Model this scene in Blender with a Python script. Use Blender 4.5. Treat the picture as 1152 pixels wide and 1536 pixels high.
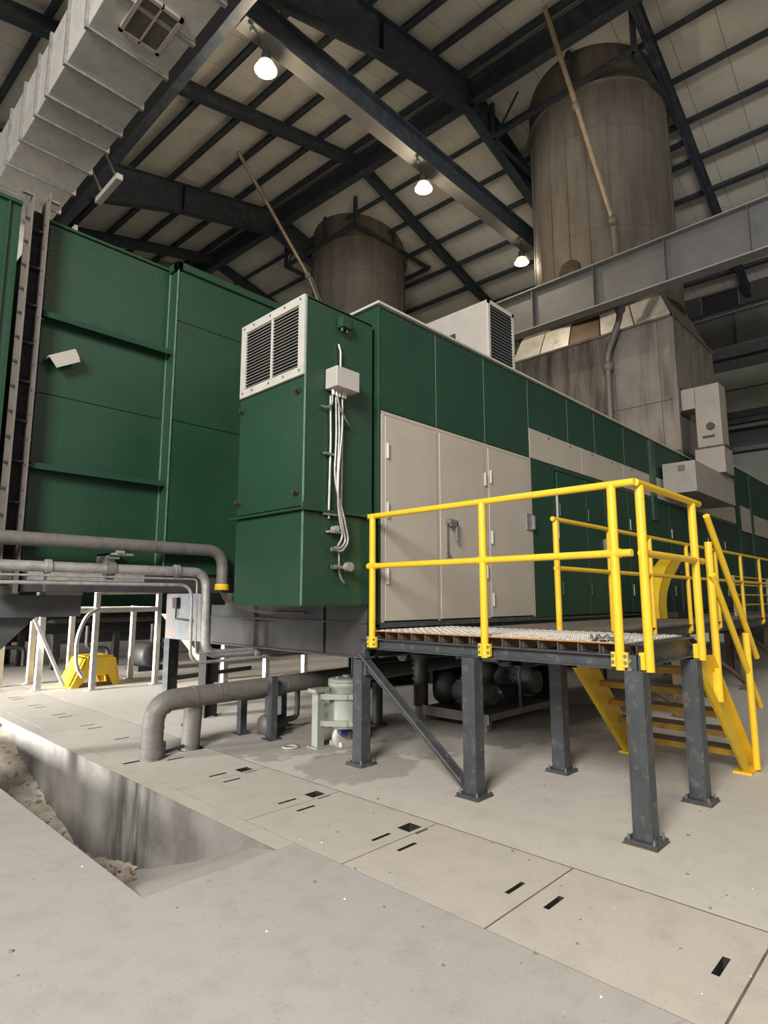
import bpy, math, random
from mathutils import Vector, Matrix
random.seed(7)
S = bpy.context.scene
COL = S.collection
for o in list(bpy.data.objects): bpy.data.objects.remove(o)
PI = math.pi
# ---------------------------------------------------------------- camera, sky, light, exposure
cd = bpy.data.cameras.new('camera'); cam = bpy.data.objects.new('camera', cd); COL.objects.link(cam)
cd.sensor_fit = 'VERTICAL'; cd.sensor_height = 36.0; cd.lens = 900.0/1536*36; cd.clip_end = 300
YAW = 0.76617; PITCH = 0.14293
cam.location = (0, 0, 1.65)
cam.rotation_euler = (PI/2+PITCH, 0, YAW-PI/2)
S.camera = cam
W = bpy.data.worlds.new('world'); S.world = W; W.use_nodes = True
W.node_tree.nodes['Background'].inputs[0].default_value = (1.0, 0.94, 0.86, 1)
W.node_tree.nodes['Background'].inputs[1].default_value = .48
S.view_settings.view_transform = 'Standard'; S.view_settings.look = 'None'
S.view_settings.gamma = 1; S.view_settings.use_curve_mapping = False
S.view_settings.exposure = 0.37
def area(name, loc, to, sx, sy, power, color):
    l = bpy.data.lights.new(name, 'AREA'); l.shape = 'RECTANGLE'; l.size = sx; l.size_y = sy; l.energy = power; l.color = color
    o = bpy.data.objects.new(name, l); COL.objects.link(o); o.location = loc
    o.rotation_euler = (Vector(to)-Vector(loc)).to_track_quat('-Z', 'Y').to_euler()
    return o
area('doorway_daylight_left', (-8.0, -1.6, 8.4), (5, 2.5, 0.8), 4.5, 4, 3000, (1, .96, .90))
area('doorway_daylight_left_rear', (-11.4, 13.4, 2.3), (4.6, 11.2, 0), 4.5, 3.4, 1150, (1, .97, .92)).data.spread = math.radians(40)

def hall_lamp(x, y, z, e):          # the hall's own high bay lamps outside the frame
    l = bpy.data.lights.new('hall_lamp_light', 'POINT'); l.energy = e; l.color = (1, .84, .62); l.shadow_soft_size = .25
    o = bpy.data.objects.new('hall_lamp_light', l); COL.objects.link(o); o.location = (x, y, z)
hall_lamp(7.1, -6, 11.7, 260)
# ---------------------------------------------------------------- materials
M = {}
def nt(m):
    t = m.node_tree; return t, t.nodes, t.links
def mat(name, col, rough=.5, metal=0, var=.15, vscale=3, bump=0, bscale=40, dirt=None, dscale=2.0, damt=.5, spec=.5, streak=False, coords='Object'):
    m = bpy.data.materials.new(name); m.use_nodes = True
    t, N, L = nt(m); b = N['Principled BSDF']
    b.inputs['Roughness'].default_value = rough; b.inputs['Metallic'].default_value = metal
    b.inputs['Specular IOR Level'].default_value = spec
    tc = N.new('ShaderNodeTexCoord'); src = tc.outputs[coords]
    n = N.new('ShaderNodeTexNoise'); n.inputs['Scale'].default_value = vscale; n.inputs['Detail'].default_value = 6; L.new(src, n.inputs['Vector'])
    r = N.new('ShaderNodeValToRGB'); r.color_ramp.elements[0].position = .3; r.color_ramp.elements[1].position = .7
    r.color_ramp.elements[0].color = tuple(c*(1-var) for c in col)+(1,); r.color_ramp.elements[1].color = tuple(min(1, c*(1+var)) for c in col)+(1,)
    L.new(n.outputs['Fac'], r.inputs['Fac']); out = r.outputs['Color']
    if dirt:
        mp = N.new('ShaderNodeMapping'); L.new(src, mp.inputs['Vector'])
        if streak: mp.inputs['Scale'].default_value = (3.5, 3.5, .45)
        n2 = N.new('ShaderNodeTexNoise'); n2.inputs['Scale'].default_value = dscale; n2.inputs['Detail'].default_value = 8; n2.inputs['Roughness'].default_value = .65; L.new(mp.outputs[0], n2.inputs['Vector'])
        r2 = N.new('ShaderNodeValToRGB'); r2.color_ramp.elements[0].position = 1-damt-.12; r2.color_ramp.elements[1].position = 1-damt+.15
        L.new(n2.outputs['Fac'], r2.inputs['Fac'])
        mx = N.new('ShaderNodeMix'); mx.data_type = 'RGBA'; mx.inputs['B'].default_value = tuple(dirt)+(1,)
        L.new(r2.outputs['Color'], mx.inputs['Factor']); L.new(out, mx.inputs['A']); out = mx.outputs['Result']
    L.new(out, b.inputs['Base Color'])
    if bump:
        n3 = N.new('ShaderNodeTexNoise'); n3.inputs['Scale'].default_value = bscale; n3.inputs['Detail'].default_value = 3; L.new(src, n3.inputs['Vector'])
        bp = N.new('ShaderNodeBump'); bp.inputs['Strength'].default_value = bump; bp.inputs['Distance'].default_value = .01
        L.new(n3.outputs['Fac'], bp.inputs['Height']); L.new(bp.outputs[0], b.inputs['Normal'])
    M[name] = m
    return m
mat('green', (.0135, .045, .0255), .36, var=.10, vscale=1.2, bump=.25, bscale=24, spec=.38)
mat('green_flat', (.011, .042, .025), .55, var=.10, vscale=1.2, bump=.08, bscale=30, spec=.3)
mat('beige', (.36, .325, .28), .5, var=.05, vscale=2, bump=.06, bscale=30)
mat('beige_dark', (.30, .27, .24), .5, var=.08, vscale=2)
mat('pale_gray', (.36, .342, .315), .5, var=.07, vscale=3, dirt=(.25, .22, .18), damt=.28)
mat('yellow', (.69, .445, .024), .38, var=.06, vscale=8, dirt=(.40, .20, .02), dscale=14, damt=.28)
mat('yellow_worn', (.40, .22, .02), .5, var=.1, vscale=8, dirt=(.12, .07, .03), dscale=9, damt=.40)
mat('dark_steel', (.042, .047, .053), .45, var=.2, vscale=6, dirt=(.17, .14, .115), dscale=13, damt=.34, bump=.1, bscale=60)
mat('roof_steel', (.030, .040, .053), .55, var=.15, vscale=3, dirt=(.09, .085, .08), dscale=4, damt=.38)
mat('gray_steel', (.095, .098, .103), .5, var=.12, vscale=3, dirt=(.10, .09, .08), dscale=4, damt=.36)
mat('skid_steel', (.034, .034, .036), .55, var=.2, vscale=4, dirt=(.065, .056, .05), dscale=5, damt=.4)
mat('flange_gray', (.085, .083, .078), .6, var=.15, vscale=3)
mat('joint_steel', (.15, .132, .118), .5, metal=.2, var=.15, vscale=6)
mat('green_edge', (.10, .17, .12), .45, var=.2, vscale=9)
mat('flange_lit', (.20, .20, .20), .5, var=.1)  # paler gray for crane flanges, light falling on them put into the color
mat('beam_gray', (.075, .08, .088), .5, var=.12, vscale=4, dirt=(.11, .10, .09), dscale=6, damt=.34)
mat('hood_gray', (.27, .25, .222), .5, var=.07, vscale=3, dirt=(.2, .18, .15), damt=.28)
mat('black', (.010, .010, .011), .7, var=.2)
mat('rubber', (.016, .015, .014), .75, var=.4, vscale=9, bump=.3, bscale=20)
mat('galvanized', (.40, .395, .385), .48, metal=.55, var=.18, vscale=14, dirt=(.20, .19, .18), dscale=5, damt=.38)
mat('duct_metal', (.50, .485, .455), .5, metal=.1, var=.08, vscale=18, dirt=(.38, .365, .335), dscale=3, damt=.42)
mat('pipe_gray', (.16, .15, .14), .6, metal=.2, var=.2, vscale=6, dirt=(.08, .07, .06), dscale=6, damt=.42, bump=.1, bscale=50)
mat('stainless', (.55, .53, .50), .42, metal=.3, var=.12, vscale=6, dirt=(.28, .24, .2), dscale=5, damt=.32)
mat('rusty_plate', (.17, .18, .20), .5, metal=.4, var=.15, vscale=6, dirt=(.30, .17, .07), dscale=3, damt=.36)
mat('rust', (.33, .15, .05), .8, var=.3, vscale=12)
mat('rust_brown', (.10, .065, .045), .85, var=.3, vscale=9)
mat('stack_metal', (.135, .120, .102), .62, metal=.1, var=.10, vscale=2.5, dirt=(.085, .073, .061), dscale=1.1, damt=.44, streak=True, bump=.05, bscale=30)
mat('plenum_metal', (.20, .183, .162), .55, metal=.25, var=.12, vscale=2, dirt=(.085, .068, .055), dscale=1.0, damt=.42, streak=True)
mat('bright_foil', (.93, .92, .90), .33, metal=.25, var=.1, vscale=3, dirt=(.16, .11, .08), dscale=1.5, damt=.36, bump=.6, bscale=2.2)
mat('plenum_stained', (.185, .165, .142), .55, metal=.2, var=.15, vscale=2, dirt=(.05, .038, .03), dscale=.9, damt=.50, streak=True)
mat('foil_scorched', (.10, .07, .05), .4, metal=.4, var=.4, vscale=3, bump=.5, bscale=3)
mat('scorch', (.055, .04, .032), .8, var=.3, vscale=5)
mat('roof_panel', (.62, .595, .53), .75, var=.05, vscale=1.2, dirt=(.45, .42, .37), dscale=.8, damt=.34, bump=.1, bscale=12)
mat('roof_backing', (.05, .05, .05), .9)
mat('wall_green', (.20, .225, .195), .7, var=.1, vscale=1.5)
mat('wall_pale', (.40, .39, .36), .75, var=.08)
mat('wall_dark', (.05, .052, .05), .75, var=.15)
mat('motor_green', (.215, .235, .195), .5, var=.08, vscale=7, dirt=(.14, .13, .105), dscale=8, damt=.3)
mat('pump_dark', (.028, .027, .026), .55, var=.25, vscale=6)
mat('pump_gray', (.065, .062, .06), .55, var=.2, vscale=6)
mat('brass_pipe', (.33, .26, .18), .55, metal=.3, var=.2, vscale=6, dirt=(.16, .11, .07), dscale=3, damt=.4)
mat('cable', (.07, .045, .03), .5, var=.2)
mat('blue', (.01, .03, .12), .5, var=.2)
mat('bolt', (.22, .22, .21), .45, metal=.6, var=.2, vscale=20)
mat('dark_bolt', (.05, .05, .05), .5, metal=.4)
mat('light_trim', (.40, .39, .36), .5, var=.1, vscale=4)
mat('dirt', (.42, .375, .315), .95, var=.22, vscale=7, bump=.9, bscale=22, dirt=(.32, .27, .21), dscale=5, damt=.40)
mat('rubble', (.30, .235, .20), .95, var=.25, vscale=6, bump=.8, bscale=24)
mat('debris', (.22, .18, .14), .9, var=.4, vscale=30)
mat('white_bit', (.8, .78, .74), .8)
mat('grating', (.60, .57, .535), .55, metal=.1, var=.22, vscale=16, dirt=(.30, .27, .24), dscale=20, damt=.38, bump=.3, bscale=60)
mat('walk_grate', (.18, .15, .12), .7, var=.25, vscale=20, bump=.5, bscale=70)
mat('joint', (.10, .085, .07), .9, var=.3, vscale=8)
mat('stack_seam', (.10, .085, .07), .65, var=.3, vscale=3)
mat('glass_dark', (.02, .022, .025), .2)

# concrete floor: procedural, in world-like object coordinates
def concrete(name, col, warm, stain_shade=False, crack=False):
    m = bpy.data.materials.new(name); m.use_nodes = True
    t, N, L = nt(m); b = N['Principled BSDF']; b.inputs['Roughness'].default_value = .72
    tc = N.new('ShaderNodeTexCoord'); src = tc.outputs['Object']
    def noise(s, d=8, ro=.6):
        n = N.new('ShaderNodeTexNoise'); n.inputs['Scale'].default_value = s; n.inputs['Detail'].default_value = d; n.inputs['Roughness'].default_value = ro
        L.new(src, n.inputs['Vector']); return n.outputs['Fac']
    def ramp(f, a, b_):
        r = N.new('ShaderNodeMapRange'); r.inputs['From Min'].default_value = a; r.inputs['From Max'].default_value = b_; L.new(f, r.inputs['Value']); return r.outputs[0]
    def mix(f, A, B):
        x = N.new('ShaderNodeMix'); x.data_type = 'RGBA'
        L.new(f, x.inputs['Factor'])
        for k, v in (('A', A), ('B', B)):
            if isinstance(v, tuple): x.inputs[k].default_value = v+(1,)
            else: L.new(v, x.inputs[k])
        return x.outputs['Result']
    def math2(op, a, b_):
        x = N.new('ShaderNodeMath'); x.operation = op
        for i, v in enumerate((a, b_)):
            if isinstance(v, (int, float)): x.inputs[i].default_value = v
            else: L.new(v, x.inputs[i])
        return x.outputs[0]
    c = mix(ramp(noise(.55), .35, .65), col, warm)
    c = mix(math2('MULTIPLY', ramp(noise(5), .48, .72), .55), c, tuple(k*.76 for k in col))
    c = mix(math2('MULTIPLY', ramp(noise(55, 4), .60, .70), .55), c, tuple(k*.5 for k in col))
    c = mix(math2('MULTIPLY', ramp(noise(38, 3), .66, .74), .30), c, (.72, .70, .66))
    if stain_shade:  # wet stains, enlarged and darkened to paint in shade under the enclosure
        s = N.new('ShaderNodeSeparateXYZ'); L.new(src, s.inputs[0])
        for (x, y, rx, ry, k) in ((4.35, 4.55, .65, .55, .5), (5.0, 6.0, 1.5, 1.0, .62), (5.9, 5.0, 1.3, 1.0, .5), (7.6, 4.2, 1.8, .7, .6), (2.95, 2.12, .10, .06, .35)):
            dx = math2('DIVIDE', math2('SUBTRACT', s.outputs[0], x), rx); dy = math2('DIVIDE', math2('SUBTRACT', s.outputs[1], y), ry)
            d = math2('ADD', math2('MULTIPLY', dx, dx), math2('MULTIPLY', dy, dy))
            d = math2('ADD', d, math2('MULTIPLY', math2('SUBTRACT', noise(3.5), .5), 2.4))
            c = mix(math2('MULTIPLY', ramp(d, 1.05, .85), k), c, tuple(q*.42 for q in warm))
    if crack:
        s = N.new('ShaderNodeSeparateXYZ'); L.new(src, s.inputs[0])
        for (ax, ay, cc, w) in crack:
            d = math2('ADD', math2('ADD', math2('MULTIPLY', s.outputs[0], ax), math2('MULTIPLY', s.outputs[1], ay)), cc)
            d = math2('ADD', d, math2('MULTIPLY', math2('SUBTRACT', noise(2.2), .5), .22))
            d = math2('ABSOLUTE', d, 0)
            gate = ramp(noise(1.1, 2), .40, .55)
            c = mix(math2('MULTIPLY', math2('MULTIPLY', ramp(d, w, 0), gate), .55), c, (.10, .085, .07))
    L.new(c, b.inputs['Base Color'])
    bp = N.new('ShaderNodeBump'); bp.inputs['Strength'].default_value = .10; bp.inputs['Distance'].default_value = .01
    L.new(noise(26), bp.inputs['Height']); L.new(bp.outputs[0], b.inputs['Normal'])
    M[name] = m
concrete('concrete', (.47, .445, .405), (.46, .428, .38), stain_shade=True)
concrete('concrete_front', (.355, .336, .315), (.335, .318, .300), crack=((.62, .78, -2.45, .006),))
concrete('concrete_slab', (.43, .398, .355), (.41, .375, .328))
def wallconc():
    mat('concrete_wall', (.21, .20, .185), .8, var=.2, vscale=2.2, dirt=(.09, .083, .076), dscale=1.6, damt=.42, bump=.3, bscale=14)
    m = M['concrete_wall']; t, N, L = nt(m); b = N['Principled BSDF']
    old = b.inputs['Base Color'].links[0].from_socket
    tc = N.new('ShaderNodeTexCoord'); s = N.new('ShaderNodeSeparateXYZ'); L.new(tc.outputs['Object'], s.inputs[0])
    mp = N.new('ShaderNodeMapping'); mp.inputs['Scale'].default_value = (1, 3.0, .5); L.new(tc.outputs['Object'], mp.inputs[0])
    n = N.new('ShaderNodeTexNoise'); n.inputs['Scale'].default_value = 2.2; n.inputs['Detail'].default_value = 7; L.new(mp.outputs[0], n.inputs[0])
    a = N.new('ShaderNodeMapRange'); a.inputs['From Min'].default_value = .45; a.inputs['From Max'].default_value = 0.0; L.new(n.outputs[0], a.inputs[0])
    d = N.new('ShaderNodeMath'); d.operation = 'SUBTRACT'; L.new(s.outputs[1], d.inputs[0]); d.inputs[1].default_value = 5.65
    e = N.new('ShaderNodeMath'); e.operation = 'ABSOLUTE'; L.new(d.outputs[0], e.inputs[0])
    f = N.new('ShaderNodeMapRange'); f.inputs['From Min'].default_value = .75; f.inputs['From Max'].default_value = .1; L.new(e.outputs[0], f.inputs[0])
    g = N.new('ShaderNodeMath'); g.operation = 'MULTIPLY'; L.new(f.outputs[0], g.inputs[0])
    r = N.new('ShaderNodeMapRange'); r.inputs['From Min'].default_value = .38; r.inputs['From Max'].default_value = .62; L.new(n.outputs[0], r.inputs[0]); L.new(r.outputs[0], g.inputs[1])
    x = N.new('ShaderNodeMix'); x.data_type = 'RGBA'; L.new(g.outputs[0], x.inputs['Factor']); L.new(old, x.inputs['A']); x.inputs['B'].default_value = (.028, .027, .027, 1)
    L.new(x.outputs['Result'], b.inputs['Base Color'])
wallconc()
def lampmat():
    m = bpy.data.materials.new('lamp_glow'); m.use_nodes = True; b = m.node_tree.nodes['Principled BSDF']
    b.inputs['Base Color'].default_value = (1, .9, .7, 1); b.inputs['Emission Color'].default_value = (1, .80, .52, 1); b.inputs['Emission Strength'].default_value = 7
    M['lamp_glow'] = m
    m = bpy.data.materials.new('lamp_glass'); m.use_nodes = True; b = m.node_tree.nodes['Principled BSDF']
    b.inputs['Base Color'].default_value = (1, .92, .8, 1); b.inputs['Emission Color'].default_value = (1, .72, .42, 1); b.inputs['Emission Strength'].default_value = .9
    b.inputs['Roughness'].default_value = .3
    M['lamp_glass'] = m
lampmat()

# ---------------------------------------------------------------- mesh helpers
class MB:
    def __init__(s): s.v = []; s.f = []; s.sm = []
    def add(s, vs, fs, smooth=False):
        k = len(s.v); s.v += [tuple(v) for v in vs]
        for f in fs: s.f.append(tuple(i+k for i in f)); s.sm.append(smooth)
        return s
    def box(s, x0, x1, y0, y1, z0, z1):
        s.add([(x, y, z) for z in (z0, z1) for y in (y0, y1) for x in (x0, x1)],
              [(0, 2, 3, 1), (4, 5, 7, 6), (0, 1, 5, 4), (2, 6, 7, 3), (0, 4, 6, 2), (1, 3, 7, 5)]); return s
    def hexa(s, b, t):
        s.add(list(b)+list(t), [(3, 2, 1, 0), (4, 5, 6, 7), (0, 1, 5, 4), (1, 2, 6, 5), (2, 3, 7, 6), (3, 0, 4, 7)]); return s
    def bar(s, p0, p1, w, h, up=(0, 0, 1)):
        p0 = Vector(p0); p1 = Vector(p1); d = (p1-p0).normalized(); u = Vector(up)
        sd = d.cross(u)
        if sd.length < 1e-4: sd = d.cross(Vector((1, 0, 0)))
        sd.normalize(); u = sd.cross(d)
        q = [sd*a*w/2+u*b*h/2 for a, b in ((-1, -1), (1, -1), (1, 1), (-1, 1))]
        s.hexa([p0+k for k in q], [p1+k for k in q]); return s
    def prism(s, poly, off):           # poly: 3-D points of a planar outline, off: extrusion vector
        n = len(poly); o = Vector(off); a = [Vector(p) for p in poly]; b = [p+o for p in a]
        s.add(a+b, [tuple(range(n))[::-1], tuple(range(n, 2*n))]+[(i, (i+1) % n, n+(i+1) % n, n+i) for i in range(n)]); return s
    def cyl(s, p0, p1, r0, r1=None, n=16, caps=True):
        r1 = r0 if r1 is None else r1
        p0 = Vector(p0); p1 = Vector(p1); d = (p1-p0).normalized()
        a = d.cross(Vector((0, 0, 1)));
        if a.length < 1e-3: a = d.cross(Vector((1, 0, 0)))
        a.normalize(); b = d.cross(a)
        k = len(s.v)
        ring = lambda p, r: [p+(a*math.cos(2*PI*i/n)+b*math.sin(2*PI*i/n))*r for i in range(n)]
        s.add(ring(p0, r0)+ring(p1, r1), [(i, (i+1) % n, n+(i+1) % n, n+i) for i in range(n)], True)
        if caps: s.add(ring(p0, r0), [tuple(range(n))]); s.add(ring(p1, r1), [tuple(range(n))[::-1]])
        return s
    def tube(s, pts, r, n=10, bend=0, closed=False):
        P = [Vector(p) for p in pts]
        if bend:
            Q = [P[0]]
            for i in range(1, len(P)-1):
                a = P[i-1]-P[i]; b = P[i+1]-P[i]; l = min(bend, a.length*.49, b.length*.49)
                A = P[i]+a.normalized()*l; B = P[i]+b.normalized()*l
                for k in range(7):
                    t = k/6; Q.append(A*(1-t)**2+P[i]*2*t*(1-t)+B*t*t)
            Q.append(P[-1]); P = Q
        rings = []; up = None
        for i, p in enumerate(P):
            d = (P[min(i+1, len(P)-1)]-P[max(i-1, 0)]).normalized()
            if up is None:
                up = d.cross(Vector((0, 0, 1)))
                if up.length < 1e-3: up = d.cross(Vector((1, 0, 0)))
                up.normalize()
            else:
                up = (up-d*up.dot(d)).normalized()
            b = d.cross(up)
            rings += [p+(up*math.cos(2*PI*j/n)+b*math.sin(2*PI*j/n))*r for j in range(n)]
        m = len(P)
        s.add(rings, [(i*n+j, i*n+(j+1) % n, (i+1)*n+(j+1) % n, (i+1)*n+j) for i in range(m-1) for j in range(n)], True)
        s.add(rings[:n], [tuple(range(n))]); s.add(rings[-n:], [tuple(range(n))[::-1]])
        return s
    def lathe(s, c, axis, prof, n=24):   # prof: (radius, distance along axis)
        c = Vector(c); d = Vector(axis).normalized(); a = d.cross(Vector((0, 0, 1)))
        if a.length < 1e-3: a = d.cross(Vector((1, 0, 0)))
        a.normalize(); b = d.cross(a); vs = []
        for r, h in prof: vs += [c+d*h+(a*math.cos(2*PI*i/n)+b*math.sin(2*PI*i/n))*max(r, 1e-4) for i in range(n)]
        s.add(vs, [(k*n+i, k*n+(i+1) % n, (k+1)*n+(i+1) % n, (k+1)*n+i) for k in range(len(prof)-1) for i in range(n)], True)
        return s
    def sphere(s, c, r, n=12, sq=1.0):
        return s.lathe(c, (0, 0, 1), [(r*math.sin(PI*k/8), -r*sq*math.cos(PI*k/8)) for k in range(9)], n)
    def ibeam(s, p0, p1, h, w, tf=.02, tw=.014, up=(0, 0, 1)):
        p0 = Vector(p0); p1 = Vector(p1); u = Vector(up)
        s.bar(p0+u*(h/2-tf/2), p1+u*(h/2-tf/2), w, tf, up); s.bar(p0-u*(h/2-tf/2), p1-u*(h/2-tf/2), w, tf, up)
        s.bar(p0, p1, tw, h-2*tf, up); return s
    def holed(s, xs, ys, z0, z1, hole, inner=None):   # plate made of a grid of cells, some of them left out
        nx = len(xs)-1; ny = len(ys)-1
        F = [[not hole(i, j) for j in range(ny)] for i in range(nx)]
        for i in range(nx):
            for j in range(ny):
                if not F[i][j]: continue
                a, b, c, d = xs[i], xs[i+1], ys[j], ys[j+1]
                s.add([(a, c, z1), (b, c, z1), (b, d, z1), (a, d, z1)], [(0, 1, 2, 3)])
                s.add([(a, c, z0), (b, c, z0), (b, d, z0), (a, d, z0)], [(3, 2, 1, 0)])
                if i == 0 or not F[i-1][j]: (s if i == 0 else inner or s).add([(a, c, z0), (a, c, z1), (a, d, z1), (a, d, z0)], [(0, 1, 2, 3)])
                if i == nx-1 or not F[i+1][j]: (s if i == nx-1 else inner or s).add([(b, c, z0), (b, d, z0), (b, d, z1), (b, c, z1)], [(0, 1, 2, 3)])
                if j == 0 or not F[i][j-1]: (s if j == 0 else inner or s).add([(a, c, z0), (b, c, z0), (b, c, z1), (a, c, z1)], [(0, 1, 2, 3)])
                if j == ny-1 or not F[i][j+1]: (s if j == ny-1 else inner or s).add([(a, d, z0), (a, d, z1), (b, d, z1), (b, d, z0)], [(0, 1, 2, 3)])
        return s
ORG = {}
def obj(name, mb, m, parent=None, bevel=0, label=None, kind=None):
    o_ = ORG.get(parent.name, Vector((0, 0, 0))) if parent else Vector((0, 0, 0))
    me = bpy.data.meshes.new(name)
    me.from_pydata([(x-o_.x, y-o_.y, z-o_.z) for x, y, z in mb.v], [], mb.f)
    me.polygons.foreach_set('use_smooth', mb.sm)
    me.materials.append(M[m]); me.update()
    o = bpy.data.objects.new(name, me); COL.objects.link(o)
    if parent: o.parent = parent
    ORG[o.name] = o_.copy()
    if bevel:
        b = o.modifiers.new('bevel', 'BEVEL'); b.width = bevel; b.segments = 2; b.limit_method = 'ANGLE'; b.angle_limit = math.radians(50)
    if label: o['label'] = label
    if kind: o['kind'] = kind
    return o
def dup(src, parent, off=(0, 0, 0)):   # a copy of a part that shares its mesh
    c = src.copy(); COL.objects.link(c); c.parent = parent; c.location = Vector(src.location)+Vector(off); ORG[c.name] = ORG.get(src.name, Vector()).copy()
    return c
def thing(name, label, cat, loc, group=None):
    o = bpy.data.objects.new(name, None); COL.objects.link(o); o.location = loc; o.empty_display_size = .1
    ORG[o.name] = Vector(loc); o['label'] = label; o['category'] = cat
    if group: o['group'] = group
    return o
def tag(o, label, cat, group=None):
    o['label'] = label; o['category'] = cat
    if group: o['group'] = group
    return o
def struct(name, mb, m, bevel=0):
    o = obj(name, mb, m, None, bevel); o['kind'] = 'structure'; return o
TH = math.radians(2.4)
XP = Vector((math.cos(TH), math.sin(TH), 0)); YP = Vector((-math.sin(TH), math.cos(TH), 0))
def H(xp, yp, z): return XP*xp+YP*yp+Vector((0, 0, z))     # hall axes: turned 2.4 degrees from the machine

# ================================================================ FLOOR AND TRENCH
WX = 2.573; LX = 1.67; RY = 3.47
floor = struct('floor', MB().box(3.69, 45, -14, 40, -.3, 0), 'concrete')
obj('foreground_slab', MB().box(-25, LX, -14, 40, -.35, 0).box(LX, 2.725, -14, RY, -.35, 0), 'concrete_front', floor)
obj('curb', MB().box(WX, 2.725, RY, 40, -.9, 0), 'concrete_slab', floor)
obj('retaining_wall', MB().box(WX-.006, WX, RY, 16, -1.3, -.0005), 'concrete_wall', floor)
obj('trench_bed', MB().box(2.725, 3.69, -14, 40, -1.0, -.9).box(3.687, 3.69, -14, 40, -.9, -.05).box(2.725, 2.728, -14, 40, -.9, -.05), 'rubber', floor)
def slab(y0, y1, holes, nm='slab'):
    x0, x1 = 2.732, 3.676
    xs = sorted(set([x0, x1]+[a for h in holes for a in h[:2]])); ys = sorted(set([y0, y1]+[a for h in holes for a in h[2:]]))
    def hole(i, j):
        cx = (xs[i]+xs[i+1])/2; cy = (ys[j]+ys[j+1])/2
        return any(h[0] < cx < h[1] and h[2] < cy < h[3] for h in holes)
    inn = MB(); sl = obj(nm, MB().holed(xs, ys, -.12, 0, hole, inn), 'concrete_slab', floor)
    obj('slot_shade', inn, 'rubber', sl)  # slot walls painted near black to stand in for the shade inside
    return sl
js = [1.92+1.075*k for k in range(-12, 22)]
for k in range(len(js)-1):
    y0, y1 = js[k]+.006, js[k+1]-.006
    h = [(3.12, 3.30, y0+.10, y0+.135), (3.12, 3.30, y1-.135, y1-.10)]
    if 2.5 < y1 < 5.6 and y0 > 1.9: h = [(3.12, 3.30, y0+.10, y0+.13), (3.42, 3.55, y1-.02+.0, y1), (3.12, 3.30, y1-.13, y1-.10)]
    if y0 < 3.05 < y1 or (2.9 < y0 < 5.3): h.append((3.41, 3.55, y0+.03, y0+.15))
    if y0 < 6.25 < y1: h = [(2.745, 2.93, 6.26, 6.31), (3.40, 3.66, 6.27, 6.47)]
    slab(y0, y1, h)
obj('joint_fill', MB().box(3.674, 3.692, -14, 24, -.06, -.001).box(2.723, 2.733, -14, 24, -.06, -.002), 'joint', floor)
mb = MB()
for y in js: mb.box(2.73, 3.68, y-.009, y+.009, -.06, -.003)
obj('joint_fill', mb, 'joint', floor)
# trench dirt: ramp down, then rising ground
def tz(y):
    pts = [(RY, 0), (3.7, -.045), (4.15, -.21), (4.53, -.37), (5.2, -.61), (5.5, -.70), (6.28, -.85), (6.9, -.90), (7.3, -.80), (8.1, -.60), (8.7, -.44), (9.3, -.22), (10.2, -.05), (40, -.05)]
    for (a, b), (c, d) in zip(pts, pts[1:]):
        if a <= y <= c: return b+(d-b)*(y-a)/(c-a)
    return 0
mb = MB(); nx = 4; ys = [RY+.1*i for i in range(23)]
vs = [(LX+(WX-LX)*i/nx, y, tz(y)-.02*(1 if 0 < i < nx and y > 4 else 0)-.004) for y in ys for i in range(nx+1)]
fs = [(j*(nx+1)+i, j*(nx+1)+i+1, (j+1)*(nx+1)+i+1, (j+1)*(nx+1)+i) for j in range(len(ys)-1) for i in range(nx)]
mb.add(vs, fs, True); obj('ramp', mb, 'concrete_front', floor)
mb = MB(); nx = 16; ys = [5.45+.07*i for i in range(120)]
rnd = random.Random(3)
vs = [(LX+(WX-LX)*i/nx, y, tz(y)+.02+rnd.uniform(-.018, .02)+.04*math.sin(y*5+i)*.4) for y in ys for i in range(nx+1)]
fs = [(j*(nx+1)+i, j*(nx+1)+i+1, (j+1)*(nx+1)+i+1, (j+1)*(nx+1)+i) for j in range(len(ys)-1) for i in range(nx)]
mb.add(vs, fs, True); d = obj('dirt_bed', mb, 'dirt', floor); d['kind'] = 'stuff'
mb = MB()
for k in range(1):
    mb.hexa([(1.68, 4.9, -.62), (1.98, 4.95, -.64), (1.98, 7.3, -.82), (1.68, 7.3, -.82)], [(1.68, 4.9, -.24), (1.93, 4.95, -.30), (1.90, 7.3, -.40), (1.68, 7.3, -.38)])
obj('broken_lip', mb, 'rubble', floor, .02)
def chunk(x, y, z, r, sd):
    q = random.Random(sd); mb = MB()
    b = [Vector((a*r*q.uniform(.7, 1.2), c*r*q.uniform(.7, 1.2), -r*.5)) for a, c in ((-1, -1), (1, -1), (1, 1), (-1, 1))]
    t = [Vector((a*r*q.uniform(.5, 1.0), c*r*q.uniform(.5, 1.0), r*q.uniform(.2, .7))) for a, c in ((-1, -1), (1, -1), (1, 1), (-1, 1))]
    R = Matrix.Rotation(q.uniform(0, 3), 3, 'Z') @ Matrix.Rotation(q.uniform(-.4, .4), 3, 'X')
    mb.hexa([R@p+Vector((x, y, z)) for p in b], [R@p+Vector((x, y, z)) for p in t]); return mb
for i, (x, y, r) in enumerate([(2.12, 5.1, .10), (2.28, 5.35, .08), (2.10, 5.55, .13), (2.25, 5.75, .07), (2.38, 5.25, .05), (2.05, 6.3, .08), (2.2, 6.6, .06), (2.1, 7.2, .05), (2.3, 7.4, .06), (2.2, 4.9, .06), (2.42, 5.9, .05)]):
    tag(obj('concrete_chunk', chunk(x, y, tz(y)+r*.4, r, i), 'rubble', None, .006), 'broken gray concrete chunk lying on the bottom of the trench', 'rubble', 'concrete chunks in the trench')
mb = MB()
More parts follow.
